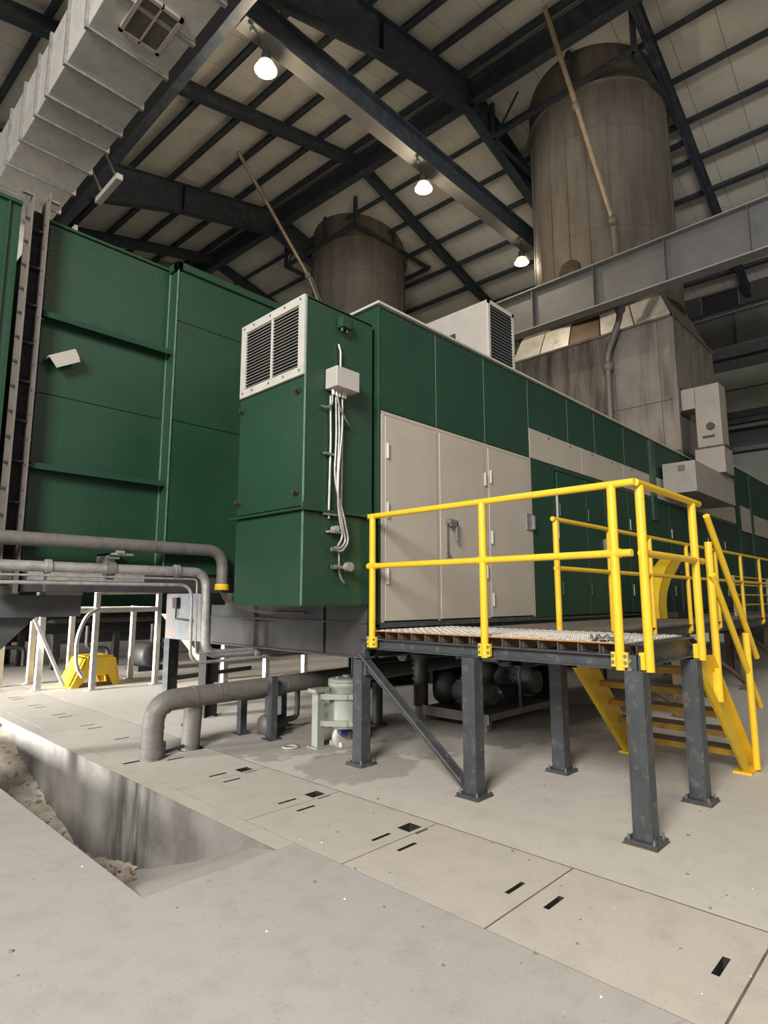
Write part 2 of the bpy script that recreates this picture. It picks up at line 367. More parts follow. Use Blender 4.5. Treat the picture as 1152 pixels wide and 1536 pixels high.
for k in range(260):
    y = random.uniform(5.2, 9.2); x = random.uniform(LX+.05, WX-.03); r = random.uniform(.006, .022)
    c = chunk(x, y, tz(y)+.03, r, 100+k); mb.add(c.v, c.f)
g = obj('rubble_grit', mb, 'rubble'); g['kind'] = 'stuff'; tag(g, 'small rubble and grit scattered along the foot of the trench wall', 'grit')
mb = MB(); mw = MB(); q = random.Random(11)
for k in range(150):
    x = q.uniform(-.5, 6); y = q.uniform(.3, 4.5); r = q.uniform(.003, .010)
    if LX-.02 < x < WX+.02 and y > RY-.05: continue
    r *= .6 if k % 6 == 0 else 1
    c = chunk(x, y, r*.4, r, 500+k); (mw if k % 6 == 0 else mb).add(c.v, c.f)
g = obj('floor_grit', mb, 'debris'); g['kind'] = 'stuff'; tag(g, 'tiny dark grit and flakes strewn over the concrete floor', 'grit')
g = obj('white_flakes', mw, 'white_bit'); g['kind'] = 'stuff'; tag(g, 'tiny white flakes strewn over the concrete floor', 'flakes')

# ================================================================ HALL: ROOF, WALLS
RX = 13.45; ZP = 16.95; SN, SF = .2586, .228
def rz(x): return ZP-(RX-x)*SN if x < RX else ZP-(x-RX)*SF
XL, XR = -13, 29
ceil = struct('ceiling', MB().prism([H(XL, -14, rz(XL)+.10), H(RX, -14, ZP+.10), H(XR, -14, rz(XR)+.10), H(XR, -14, rz(XR)+.22), H(RX, -14, ZP+.22), H(XL, -14, rz(XL)+.22)], YP*46), 'roof_backing')
y = -14.0
while y < 31.9:
    for a, b in ((XL, RX-.02), (RX+.02, XR)):
        za, zb = rz(a), rz(b)
        obj('roof_panel', MB().hexa([H(a, y+.006, za), H(b, y+.006, zb), H(b, y+1.094, zb), H(a, y+1.094, za)], [H(a, y+.006, za+.06), H(b, y+.006, zb+.06), H(b, y+1.094, zb+.06), H(a, y+1.094, za+.06)]), 'roof_panel', ceil)
    y += 1.1
FR = [-9.5, -.6, 8.56, 17.6, 26.6]; HF = [-5, 3.95, 13.1, 22.1]
def purlin(x):
    z = rz(x); s = SN if x < RX else -SF
    u = Vector((-s, 0, 1)).normalized(); u = XP*u.x+Vector((0, 0, u.z))
    mb = MB(); p0 = H(x, -14, z)-u*.13; p1 = H(x, 32, z)-u*.13
    mb.bar(p0, p1, .014, .25, u)
    dx = XP*.075
    mb.bar(p0+u*.118+dx, p1+u*.118+dx, .16, .012, u); mb.bar(p0-u*.118-dx, p1-u*.118-dx, .16, .012, u)
    obj('purlin', mb, 'roof_steel', ceil)
x = RX-.45
while x > XL+.5: purlin(x); x -= 1.33
x = RX+.45
while x < XR-.5: purlin(x); x += 1.40
def tapered(y, xa, xb, ha, hb, w, gap=.26, nm='rafter'):
    za, zb = rz(xa)-gap, rz(xb)-gap; mb = MB()
    def pt(x, z, o=0): return H(x, y+o, z)
    tf = .025
    for (z0, z1, h0, h1) in ((za, zb, tf, tf),):
        mb.hexa([pt(xa, za-tf, -w/2), pt(xb, zb-tf, -w/2), pt(xb, zb-tf, w/2), pt(xa, za-tf, w/2)], [pt(xa, za, -w/2), pt(xb, zb, -w/2), pt(xb, zb, w/2), pt(xa, za, w/2)])
    mb.hexa([pt(xa, za-ha, -w/2), pt(xb, zb-hb, -w/2), pt(xb, zb-hb, w/2), pt(xa, za-ha, w/2)], [pt(xa, za-ha+tf, -w/2), pt(xb, zb-hb+tf, -w/2), pt(xb, zb-hb+tf, w/2), pt(xa, za-ha+tf, w/2)])
    mb.hexa([pt(xa, za-ha, -.01), pt(xb, zb-hb, -.01), pt(xb, zb-hb, .01), pt(xa, za-ha, .01)], [pt(xa, za, -.01), pt(xb, zb, -.01), pt(xb, zb, .01), pt(xa, za, .01)])
    n = max(1, int(abs(xb-xa)/4.5))
    for i in range(n+1):
        t = i/n; xx = xa+(xb-xa)*t; hh = ha+(hb-ha)*t; zz = za+(zb-za)*t
        mb.hexa([pt(xx-.01, zz-hh, -w/2), pt(xx+.01, zz-hh, -w/2), pt(xx+.01, zz-hh, w/2), pt(xx-.01, zz-hh, w/2)], [pt(xx-.01, zz, -w/2), pt(xx+.01, zz, -w/2), pt(xx+.01, zz, w/2), pt(xx-.01, zz, w/2)])
    return obj(nm, mb, 'roof_steel', ceil)
for yy in FR:
    tapered(yy, 9.5, RX, 1.0, .95, .30); tapered(yy, 4.9, 9.5, 1.55, 1.0, .30); tapered(yy, -13, 4.9, 1.0, 1.55, .30)
    tapered(yy, RX, 18, .95, .9, .30); tapered(yy, 18, 28.5, .9, 1.3, .30)
for yy in HF:
    tapered(yy, 4.9, RX, .38, .38, .22); tapered(yy, RX, 28.5, .38, .38, .22); tapered(yy, -13, 4.9, .38, .38, .22)
obj('ridge_beam', MB().ibeam(H(RX, -14, ZP-.62), H(RX, 32, ZP-.62), .72, .30, .03, .02), 'roof_steel', ceil)
ev = MB().box(4.98, 5.0, -14, 24, 12.33, 13.9).box(4.82, 5.17, -14, 24, 13.87, 13.9)
obj('eave_girder', ev, 'black', ceil)  # web painted black to stand in for its unlit side
obj('girder_flange', MB().box(4.98, 5.17, -14, 24, 12.3, 12.33), 'roof_steel', ceil)
for yy in (17.6, 26.6):
    obj('column', MB().ibeam(H(5.15, yy, 0), H(5.15, yy, 13.4), .5, .3, .03, .02, up=XP), 'roof_steel', ceil)
# walls
wr = struct('wall_right', MB().prism([H(26.2, -14, 0), H(26.2, 32, 0), H(26.2, 32, 14.6), H(26.2, -14, 14.6)], XP*.2), 'wall_dark')
for z0, z1, m_ in ((0, 3.2, 'wall_green'), (3.25, 5.4, 'wall_green'), (5.45, 7.2, 'wall_green'), (8.9, 9.75, 'wall_green'), (9.8, 10.6, 'wall_green')):
    obj('cladding_panel', MB().prism([H(26.16, -14, z0), H(26.16, 31, z0), H(26.16, 31, z1), H(26.16, -14, z1)], XP*.05), m_, wr)
for z, h in ((7.35, .22), (8.45, .25), (11.2, .35), (12.9, .3)):
    obj('girt', MB().ibeam(H(25.95, -14, z), H(25.95, 31, z), h, .25), 'gray_steel' if z < 8 else 'roof_steel', wr)
obj('wall_pipe', MB().tube([H(25.7, -14, 8.15), H(25.7, 31, 8.15)], .09), 'pipe_gray', wr)
obj('louver_opening', MB().prism([H(26.05, 4.3, 13.1), H(26.05, 5.55, 13.1), H(26.05, 5.55, 13.85), H(26.05, 4.3, 13.85)], XP*.1), 'black', wr)
mb = MB()
for a, b in (((4.25, 13.06), (5.6, 13.06)), ((4.25, 13.9), (5.6, 13.9)), ((4.25, 13.06), (4.25, 13.9)), ((5.6, 13.06), (5.6, 13.9))):
    mb.bar(H(26.0, a[0], a[1]), H(26.0, b[0], b[1]), .06, .06)
obj('louver_frame', mb, 'gray_steel', wr)
wb = struct('wall_back', MB().prism([H(-14, 24, 4.6), H(26.2, 24, 4.6), H(26.2, 24, 14.3), H(RX, 24, 17), H(-14, 24, 9.8)], YP*.2), 'wall_green')
obj('side_panel', MB().prism([H(14, 24, 0), H(26.2, 24, 0), H(26.2, 24, 4.6), H(14, 24, 4.6)], YP*.2), 'wall_green', wb)

wf = struct('wall_front_added', MB().prism([H(-14, -10, 0), H(26.2, -10, 0), H(26.2, -10, 4.6), H(-14, -10, 4.6)], -YP*.2), 'wall_pale')  # unseen wall added to block low sky light behind the camera
wl = struct('wall_left_added', MB().prism([H(-12, 4, 0), H(-12, 11, 0), H(-12, 11, 11), H(-12, 4, 11)], -XP*.2), 'wall_pale')  # unseen wall, with the two panels below, added to block light from left
obj('cladding_panel', MB().prism([H(-12, 11, 4.4), H(-12, 15.6, 4.4), H(-12, 15.6, 11), H(-12, 11, 11)], -XP*.2), 'wall_pale', wl)
obj('cladding_panel', MB().prism([H(-12, 15.6, 0), H(-12, 24, 0), H(-12, 24, 11), H(-12, 15.6, 11)], -XP*.2), 'wall_pale', wl)
# lamp girder and crane beams
g = thing('lamp_girder', 'long dark steel girder below the roof carrying three lit lamps', 'girder', (5, 8.72, 12.3))
mb = MB(); mb.bar((5.2, 8.72, 12.32), (25, 8.72, 12.32), .36, .03); obj('bottom_flange', mb, 'flange_gray', g)
mb = MB(); mb.bar((5.2, 8.72, 12.99), (25, 8.72, 12.99), .30, .03); obj('top_flange', mb, 'roof_steel', g)
obj('web', MB().bar((5.2, 8.72, 12.65), (25, 8.72, 12.65), .016, .66), 'roof_steel', g)
def crane(nm, lab, x, z0, z1, y0, y1, w=.34, st=1.61, yst=2.4):
    g = thing(nm, lab, 'beam', (x, y0, z0))
    obj('web', MB().box(x-.01, x+.01, y0, y1, z0+.03, z1-.03), 'gray_steel', g)
    obj('top_flange', MB().box(x-w/2, x+w/2, y0, y1, z1-.03, z1), 'flange_lit', g)
    obj('bottom_flange', MB().box(x-w/2, x+w/2, y0, y1, z0, z0+.03), 'flange_lit', g)
    s0 = None; yy = yst
    while yy > y0+.3: yy -= st
    yy += st
    while yy < y1-.1:
        if s0 is None: s0 = obj('stiffener', MB().prism([(x-w/2+.02, yy, z0+.03), (x+w/2-.02, yy, z0+.03), (x+w/2-.02, yy, z1-.03), (x-w/2+.02, yy, z1-.03)], (0, .014, 0)), 'gray_steel', g); b0 = yy
        else: dup(s0, g, (0, yy-b0, 0))
        yy += st
    obj('crane_rail', MB().box(x-.03, x+.03, y0, y1, z1, z1+.07), 'gray_steel', g)
    return g
crane('crane_beam', 'gray plate girder with stiffeners passing in front of the large stack', 13.1, 8.40, 9.47, -6, 13)
crane('crane_beam', 'shaded gray plate girder with stiffeners behind the stained plenum, by the far wall', 18.9, 8.82, 9.85, -6, 13)

# high bay lamps
def lamp(x, lab, e=330):
    z = 12.02; t = thing('high_bay_lamp', lab, 'lamp', (x, 8.82, z))
    obj('stem', MB().cyl((x, 8.82, z+.02), (x, 8.82, 12.305), .03, n=8), 'dark_steel', t)
    obj('housing', MB().lathe((x, 8.82, z), (0, 0, 1), [(.001, .17), (.09, .17), (.10, .02), (.15, -.06), (.14, -.06), (.09, .01), (.001, .01)], 20), 'dark_steel', t)
    obj('reflector', MB().lathe((x, 8.82, z), (0, 0, 1), [(.10, -.03), (.155, -.065), (.215, -.20), (.212, -.20), (.15, -.07)], 24), 'lamp_glass', t)
    obj('bulb', MB().lathe((x, 8.82, z), (0, 0, 1), [(.001, -.205), (.10, -.20), (.13, -.14), (.10, -.08), (.001, -.07)], 20), 'lamp_glow', t)
    l = bpy.data.lights.new('lamp_light', 'POINT'); l.energy = e; l.color = (1, .82, .58); l.shadow_soft_size = .2
    o = bpy.data.objects.new('lamp_light', l); COL.objects.link(o); o.location = (x, 8.82, z-.32)
    mb = MB().tube([(x-.02, 8.82, z+.2), (x-.25, 8.70, z+.26), (x-.45, 8.62, z+.22)], .018, 6).sphere((x-.47, 8.61, z+.2), .05, 8)
    obj('junction_lead', mb, 'dark_steel', t)
lamp(5.85, 'lit high bay lamp at the near end of the girder, highest in the photo')
lamp(10.6, 'lit high bay lamp at the middle of the girder, above the small stack')
lamp(15.25, 'lit high bay lamp next to the left edge of the large stack', 60)

# ================================================================ STACKS
def stack(cx, cy, r, z0, z1, lab, seams):
    t = thing('exhaust_stack', lab, 'stack', (cx, cy, z0))
    zs = [z0]+seams+[z1]
    for a, b in zip(zs, zs[1:]):
        obj('shell_section', MB().cyl((cx, cy, a+.012), (cx, cy, b-.012), r, n=64, caps=False), 'stack_metal', t)
    obj('core', MB().cyl((cx, cy, z0), (cx, cy, z1), r-.02, n=48), 'stack_metal', t)
    for z in seams:
        big = z > 14.8
        obj('seam_band', MB().lathe((cx, cy, z), (0, 0, 1), [(r-.01, -.03), (r+(.09 if big else .006), -.012), (r+(.09 if big else .006), .012), (r-.01, .02)], 64), 'stack_metal' if big else 'stack_seam', t)
    for k in range(11):
        a = PI+.42+(k-5)*.28+.1; p = Vector((cx+math.cos(a)*(r+.004), cy+math.sin(a)*(r+.004), 0))
        obj('vertical_seam', MB().bar(p+Vector((0, 0, z0)), p+Vector((0, 0, 15.1)), .012, .03, (math.cos(a), math.sin(a), 0)), 'stack_metal', t)
    # steel frame hung from the roof around the stack
    f = thing('hanging_frame', lab.split(' ')[0]+' dark angle steel frame hung from the roof around '+('the large stack' if cy < 10 else 'the small stack'), 'frame', (cx, cy, 15.4))
    x0, x1, y0, y1, z = cx-2.05, cx+2.2, cy-1.95, cy+2.3, 15.45
    for a, b in (((x0, y0), (x0, y1)), ((x0, y0), (x1, y0)), ((x1, y0), (x1, y1)), ((x0, y1), (x1, y1))):
        mb = MB(); mb.bar((a[0], a[1], z), (b[0], b[1], z), .16, .016); mb.bar((a[0], a[1], z+.07), (b[0], b[1], z+.07), .016, .15); obj('frame_angle', mb, 'roof_steel', f)
    for (a, b) in ((x0, y0), (x0, y0+1.75), (x0, y1), (x1, y0), (x1, y1), (cx, y0)):
        obj('hanger', MB().bar((a, b, z), (a, b, rz(a*math.cos(TH)+b*math.sin(TH))-.1), .13, .10), 'roof_steel', f)
    obj('brace', MB().bar((x0, y1-.1, z), (x0, y1-.9, z+1.0), .05, .05), 'roof_steel', f)
    return t
stack(16.15, 6.68, 1.93, 9.6, 18.5, 'large brown exhaust stack rising through the roof above the plenum', [11.25, 12.7, 14.15, 15.5])
stack(16.15, 17.0, 1.93, 9.6, 18.5, 'small looking distant brown exhaust stack behind the green louvered cabinet', [11.25, 12.7, 14.15, 15.5])
sc = MB()   # scorched round port on the large stack
a = PI-.06; n = Vector((math.cos(a), math.sin(a), 0)); c = Vector((16.15, 6.68, 10.3))+n*1.93
t = thing('scorched_port', 'round sooty access port low on the large stack above the crane beam', 'port', c)
sc.lathe(c, n, [(.30, -.05), (.30, .03), (.24, .05), (.22, .02), (.001, .02)], 28); obj('port_ring', sc, 'scorch', t)

# plenum below the large stack
p = thing('exhaust_plenum', 'large stained metal exhaust plenum box standing on the green enclosure', 'plenum', (16.2, 6.65, 4.95))
X0, X1, Y0, Y1 = 14.6, 17.8, 4.45, 8.85
obj('core', MB().box(X0+.03, X1-.03, Y0+.03, Y1-.03, 5.0, 8.38), 'plenum_metal', p)
ysm = [Y0, Y0+.36, Y0+1.45, Y0+2.55, Y0+3.6, Y1]
for a, b in zip(ysm, ysm[1:]):
    for z0, z1 in ((5.0, 6.32), (6.33, 8.40)):
        obj('front_panel', MB().box(X0, X0+.03, a+.005, b-.005, z0, z1), 'plenum_stained' if a > 5.5 else 'plenum_metal', p, .004)
for a, b in ((X0+.03, 16.1), (16.11, X1)):
    obj('side_panel', MB().box(a, b, Y0, Y0+.03, 5.0, 8.40), 'pale_gray' if 0 else 'plenum_metal', p, .004)
obj('corner_post', MB().box(X0-.02, X0+.10, Y0-.02, Y0+.10, 5.0, 8.4), 'plenum_metal', p)
obj('base_rail', MB().box(X0-.1, X1+.1, Y0-.06, Y0+.06, 4.95, 5.06).box(X0-.14, X0-.04, Y0, Y1, 4.95, 5.06), 'dark_steel', p)
hz = 10.15   # hopper from the box up to the stack
B = [(X0, Y0, 8.42), (X1, Y0, 8.42), (X1, Y1, 8.42), (X0, Y1, 8.42)]; T = [(15.35, 4.9, hz), (17.3, 4.9, hz), (17.3, 8.5, hz), (15.35, 8.5, hz)]
T = [(15.0, 5.15, hz), (17.3, 5.15, hz), (17.3, 8.2, hz), (15.0, 8.2, hz)]
obj('hopper', MB().hexa(B, T), 'plenum_metal', p)
def lerp(a, b, t): return Vector(a)*(1-t)+Vector(b)*t
for k in range(5):
    u0, u1 = k/5+.004, (k+1)/5-.004
    A, Bq = lerp(B[0], B[3], u0), lerp(B[0], B[3], u1); C_, D_ = lerp(T[0], T[3], u1), lerp(T[0], T[3], u0)
    q = [A, Bq, lerp(Bq, C_, .36), lerp(A, D_, .36)]
    obj('foil_sheet', MB().prism([x+Vector((-.012, 0, .004)) for x in q], (-.02, 0, .008)), 'foil_scorched' if k == 2 else 'bright_foil', p, label='sooty brown foil sheet' if k == 2 else 'shiny crumpled foil sheet')
obj('eave_angle', MB().box(X0-.05, X0+.02, Y0-.03, Y1, 8.37, 8.42).box(X0-.05, X1+.03, Y0-.05, Y0+.02, 8.37, 8.42), 'plenum_metal', p)
obj('collar', MB().cyl((16.15, 6.68, 9.3), (16.15, 6.68, 10.2), 2.02, n=48), 'stack_metal', p)

# drain pipes leaning from the roof
t = thing('drain_pipe', 'tan drain pipe slanting from the roof down the front of the large stack', 'pipe', (14.0, 5.4, 5.0))
k1 = Vector((13.55, 5.30, 10.75)); top = Vector((12.45, 6.45, 17.0)); top = k1+(Vector((12.5, 6.339, 16.75))-k1)*.985
obj('slanted_pipe', MB().tube([top, k1], .06, 12), 'brass_pipe', t)
obj('lower_pipe', MB().tube([k1, (14.1, 5.48, 9.3), (14.15, 5.50, 8.55), (14.38, 5.98, 7.75), (14.38, 5.98, 4.95)], .075, 12, bend=.22), 'pipe_gray', t)
for q_, r_ in ((k1, .12), (Vector((13.0, 5.845, 13.86)), .10), (Vector((14.38, 5.98, 7.45)), .13), (Vector((14.15, 5.5, 8.75)), .13)):
    obj('coupling', MB().sphere(q_, r_, 12, 1.2), 'pipe_gray', t)
t = thing('drain_pipe', 'tan drain pipe slanting from the roof towards the small stack', 'pipe', (13.6, 16.6, 4.8))
a_ = Vector((9.18, 15.26, 15.66))
obj('slanted_pipe', MB().tube([a_, (13.0, 16.42, 13.5), (13.9, 15.9, 11.0)], .06, 12), 'brass_pipe', t)
obj('side_pipe', MB().tube([(13.05, 16.28, 13.4), (13.95, 15.75, 10.9)], .035, 8), 'pipe_gray', t)
obj('coupling', MB().sphere((13.0, 16.42, 13.5), .13, 12, 1.2), 'pipe_gray', t)

# ================================================================ VENTILATION DUCT (upper left)
t = thing('ventilation_duct', 'square galvanized ventilation duct with rib flanges running above the green filter house', 'duct', (2.76, 8, 9.0))
ysd = [1.2, 2.1, 3.0, 3.75, 4.5, 5.2, 5.95, 6.74, 7.5, 8.28, 9.05, 9.57, 10.3, 11.08, 11.85, 12.7]
for a, b in zip(ysd, ysd[1:]):
    obj('duct_section', MB().box(2.24, 3.30, a+.03, b-.03, 9.0, 10.0), 'duct_metal', t, .01)
for y in ysd:
    obj('flange', MB().box(2.205, 3.335, y-.03, y+.03, 8.965, 10.035), 'galvanized', t, .004)
obj('duct_drop', MB().box(2.24, 3.30, 12.7, 13.8, 6.2, 10.0), 'duct_metal', t)
gr = MB(); gx0, gx1, gy0, gy1 = 2.52, 3.06, 6.50, 7.22
gr = thing('duct_grille', 'square return air grille with pale frame on underside of the duct', 'grille', (2.79, 6.86, 8.99))
mb = MB().box(gx0, gx1, gy0, gy0+.05, 8.955, 9.0).box(gx0, gx1, gy1-.05, gy1, 8.955, 9.0).box(gx0, gx0+.05, gy0, gy1, 8.955, 9.0).box(gx1-.05, gx1, gy0, gy1, 8.955, 9.0)
mb.box(2.78, 2.80, gy0, gy1, 8.955, 9.0)
obj('grille_frame', mb, 'beige', gr)
obj('grille_back', MB().box(gx0+.04, gx1-.04, gy0+.04, gy1-.04, 8.992, 8.999), 'rust_brown', gr)
s0 = obj('slat', MB().hexa([(gx0+.05, gy0+.06, 8.962), (gx1-.05, gy0+.06, 8.962), (gx1-.05, gy0+.064, 8.962), (gx0+.05, gy0+.064, 8.962)], [(gx0+.05, gy0+.075, 8.99), (gx1-.05, gy0+.075, 8.99), (gx1-.05, gy0+.079, 8.99), (gx0+.05, gy0+.079, 8.99)]), 'beige_dark', gr)
for k in range(1, 24): dup(s0, gr, (0, k*.0258, 0))
t = thing('strip_light', 'short pale strip light unit hanging beside the galvanized duct', 'light', (3.62, 10.3, 8.9))
obj('housing', MB().box(3.55, 3.66, 9.75, 10.7, 8.75, 8.86), 'pale_gray', t, .01)
for y in (9.9, 10.5): obj('hanger', MB().bar((3.6, y, 8.86), (3.34, y, 9.3), .03, .03), 'dark_steel', t)

# ================================================================ GREEN FILTER HOUSE (left)
G = thing('filter_house', 'tall dark green sheet steel filter house wall left of the louvered cabinet', 'filter house', (3, 8, 1.95))
obj('core', MB().box(1.93, 3.40, 7.22, 11, 1.95, 5.93).box(3.42, 5.25, 7.02, 11, 1.95, 5.93), 'green_flat', G)
for z0, z1 in ((1.95, 3.08), (3.084, 3.912), (3.918, 4.80), (4.804, 5.95)):
    obj('panel', MB().box(1.925, 3.40, 7.2, 7.225, z0, z1), 'green', G, .004)
for z0, z1 in ((1.95, 3.872), (3.880, 5.203), (5.209, 5.90)):
    obj('panel', MB().box(3.41, 5.26, 7.0, 7.025, z0, z1), 'green', G, .004)
obj('side_panel', MB().box(3.405, 3.425, 7.0, 7.2, 1.95, 5.93), 'green', G, .003)
for z in (3.08, 4.80):
    obj('rib', MB().box(1.90, 3.46, 7.06, 7.2, z, z+.015).box(1.90, 3.46, 7.06, 7.075, z-.05, z), 'green_flat', G)
obj('corner_trim', MB().box(3.397, 3.412, 6.985, 7.0, 1.95, 5.98), 'green_edge', G)
obj('corner_trim', MB().box(3.385, 3.40, 7.185, 7.2, 1.95, 5.95), 'green_edge', G)
obj('roof_trim', MB().box(3.37, 5.32, 6.96, 7.06, 5.90, 6.0).box(3.37, 3.45, 6.96, 8.5, 5.90, 6.0), 'green', G, .004)
obj('roof_edge', MB().box(1.9, 3.40, 7.17, 7.25, 5.935, 5.965), 'green', G)
obj('roof_sheet', MB().box(1.9, 5.25, 7.2, 11, 5.93, 5.95), 'skid_steel', G)
obj('base_channel', MB().box(1.9, 5.0, 7.05, 7.25, 1.72, 1.95), 'skid_steel', G)
obj('base_strip', MB().box(1.95, 3.2, 7.04, 7.06, 1.84, 1.93), 'galvanized', G)
L2 = thing('filter_house', 'green sheet steel housing at the left edge beyond the black expansion joint', 'filter house', (0, 8, 1.95))
obj('core', MB().box(-4, 1.63, 7.2, 11, 1.95, 6.02), 'green', L2)
obj('corner_trim', MB().box(1.50, 1.52, 7.17, 7.2, 1.95, 6.02), 'green', L2)
obj('roof_edge', MB().box(-4, 1.63, 7.16, 7.24, 6.0, 6.04), 'green', L2)
J = thing('expansion_joint', 'tall black bellows expansion joint between two bolted steel flanges', 'expansion joint', (1.77, 7.1, 1.95))
mb = MB(); n = 56
for k in range(n):
    z0 = 1.95+k*(4.05/n); z1 = z0+4.05/n; o = .035
    mb.hexa([(1.70, 7.30, z0), (1.84, 7.30, z0), (1.84, 7.22, z0), (1.70, 7.22, z0)], [(1.70, 7.30, z1), (1.84, 7.30, z1), (1.84, 7.22-o*(k % 2), z1), (1.70, 7.22-o*(k % 2), z1)])
obj('bellows', mb, 'rubber', J)
for k in range(9): obj('clamp_bar', MB().box(1.715, 1.835, 7.10, 7.2, 2.2+k*.44, 2.225+k*.44), 'rubber', J)
for x0, x1, top in ((1.685, 1.70, 6.16), (1.845, 1.86, 6.18)):
    f = obj('flange', MB().box(x0, x1, 6.99, 7.25, 1.7, top), 'joint_steel', J)
    b0 = None
    for k in range(15):
        z = 1.95+k*.275; xx = x0-.012 if x0 < 1.75 else x1+.012
        if b0 is None: b0 = obj('bolt', MB().cyl((xx-.03, 7.05, z), (xx+.03, 7.05, z), .018, n=8), 'dark_bolt', f)
        else: dup(b0, f, (0, 0, k*.275))
    obj('bracket', MB().box(min(x0, x0-.1 if x0 < 1.75 else x1), max(x1, x1+.1 if x0 > 1.75 else x0), 7.0, 7.04, top-.10, top-.07), 'joint_steel', J)
t = thing('wall_bracket', 'small bent gray metal bracket plate fixed on the green wall', 'bracket', (2.1, 7.15, 4.33))
mb = MB().prism([(1.98, 7.19, 4.31), (2.25, 7.19, 4.47), (2.25, 7.06, 4.47), (1.98, 7.06, 4.31)], (.008, 0, -.012)); obj('top_plate', mb, 'pale_gray', t)
mb = MB().prism([(1.99, 7.06, 4.31), (2.25, 7.06, 4.46), (2.32, 7.07, 4.34), (2.08, 7.07, 4.20)], (0, .01, 0)); obj('face_plate', mb, 'pale_gray', t)
mb = MB().prism([(2.25, 7.19, 4.47), (2.25, 7.06, 4.46), (2.30, 7.06, 4.36), (2.30, 7.19, 4.38)], (.01, 0, .005)); obj('end_plate', mb, 'pale_gray', t)

# ================================================================ LOUVERED CABINET
Cb = thing('louvered_cabinet', 'tall green cabinet with a pale louver on its end, left of the beige doors', 'cabinet', (3.97, 5.0, 1.585))
x0, x1, y0, y1 = 3.5, 4.42, 4.43, 5.56
obj('core', MB().box(x0+.02, x1, y0+.02, y1-.005, 1.60, 4.60), 'green_flat', Cb)
obj('end_panel', MB().box(x0, x0+.02, y0+.004, y1, 2.52, 4.63), 'green', Cb, .004)
obj('end_panel', MB().box(x0-.004, x0+.02, y0, y1, 1.585, 2.47), 'green', Cb, .004)
obj('side_panel', MB().box(x0+.003, x1, y0, y0+.02, 2.52, 4.63), 'green', Cb, .004)
obj('side_panel', MB().box(x0, x1, y0-.004, y0+.02, 1.585, 2.47), 'green', Cb, .004)
obj('top_sheet', MB().box(x0, x1, y0, y1, 4.61, 4.64), 'green', Cb)
obj('corner_trim', MB().box(x0-.008, x0+.008, y0-.008, y0+.008, 1.585, 4.64), 'green_edge', Cb, .002)
obj('ledge', MB().box(x0-.05, x1+.06, y0-.05, y0, 2.475, 2.50).box(x0-.05, x0, y0, y1+.09, 2.475, 2.50).box(x0-.01, x1, y0-.01, y0, 2.50, 2.56), 'green', Cb, .004)
obj('bottom_sheet', MB().box(x0, x1, y0, y1, 1.575, 1.587), 'green_flat', Cb)
lv = obj('louver', MB().box(x0-.03, x0, y0-.0, y1-.02, 4.55, 4.64).box(x0-.03, x0, y0, y1-.02, 3.81, 3.90).box(x0-.03, x0, y0, y0+.09, 3.90, 4.55).box(x0-.03, x0, y1-.11, y1-.02, 3.90, 4.55).box(x0-.028, x0-.005, 4.955, 4.985, 3.9, 4.55), 'light_trim', Cb, .003)
obj('louver_back', MB().box(x0-.004, x0-.001, y0+.08, y1-.1, 3.89, 4.56), 'black', lv)
sl = None
for k in range(19):
    z = 3.912+k*.0342
    if sl is None: sl = obj('slat', MB().prism([(x0-.026, y0+.09, z), (x0-.026, y1-.11, z), (x0-.008, y1-.11, z+.010), (x0-.008, y0+.09, z+.010)], (.0, 0, .0035)), 'light_trim', lv)
    else: dup(sl, lv, (0, 0, k*.0342))
for y, z in ((4.49, 3.86), (4.75, 3.86), (5.0, 3.86), (5.3, 3.86), (4.49, 4.6), (4.75, 4.6), (5.0, 4.6), (5.3, 4.6), (5.48, 3.86), (5.48, 4.6)):
    obj('screw', MB().cyl((x0-.038, y, z), (x0-.028, y, z), .012, n=8), 'bolt', lv)
for y, z in ((4.53, 3.67), (5.5, 3.67), (4.53, 2.66), (5.52, 2.66)):
    obj('latch_bolt', MB().cyl((x0-.05, y, z), (x0, y, z), .022, n=10).cyl((x0-.02, y, z), (x0, y, z), .036, n=10), 'dark_bolt', Cb)
t = thing('call_point', 'small green switch box near top of the louvered cabinet side', 'box', (3.97, 4.36, 4.47))
obj('body', MB().box(3.90, 4.03, 4.34, 4.425, 4.42, 4.54), 'green', t, .006)
for x in (3.93, 4.0): obj('gland', MB().cyl((x, 4.38, 4.38), (x, 4.38, 4.42), .016, n=8), 'dark_bolt', t)
obj('lid', MB().box(4.03, 4.055, 4.35, 4.42, 4.43, 4.52), 'green_flat', t, .004)
t = thing('junction_box', 'pale gray junction box with bundle of conduits on the green cabinet', 'junction box', (3.9, 4.34, 3.72))
obj('body', MB().box(3.75, 4.06, 4.25, 4.425, 3.72, 3.93), 'pale_gray', t, .008)
obj('riser', MB().tube([(3.93, 4.40, 3.92), (3.93, 4.40, 4.16), (3.91, 4.41, 4.24)], .012, 8), 'galvanized', t)
cx = [3.80, 3.845, 3.885, 3.93, 3.96]
for x in cx: obj('gland', MB().cyl((x, 4.36, 3.66), (x, 4.36, 3.72), .018, n=10), 'stainless', t)
obj('conduit', MB().tube([(3.80, 4.40, 3.66), (3.815, 4.405, 3.2), (3.80, 4.405, 2.42)], .013, 8), 'galvanized', t)
obj('conduit', MB().tube([(3.96, 4.40, 3.66), (3.965, 4.405, 3.2), (3.96, 4.405, 2.45)], .013, 8), 'galvanized', t)
def wavy(pts): return MB().tube(pts, .011, 8, bend=.18)
obj('cable', wavy([(3.845, 4.37, 3.68), (3.86, 4.37, 3.2), (3.83, 4.37, 2.8), (3.96, 4.36, 2.45), (4.03, 4.36, 2.2), (3.93, 4.36, 2.1), (3.86, 4.37, 2.12)]), 'galvanized', t)
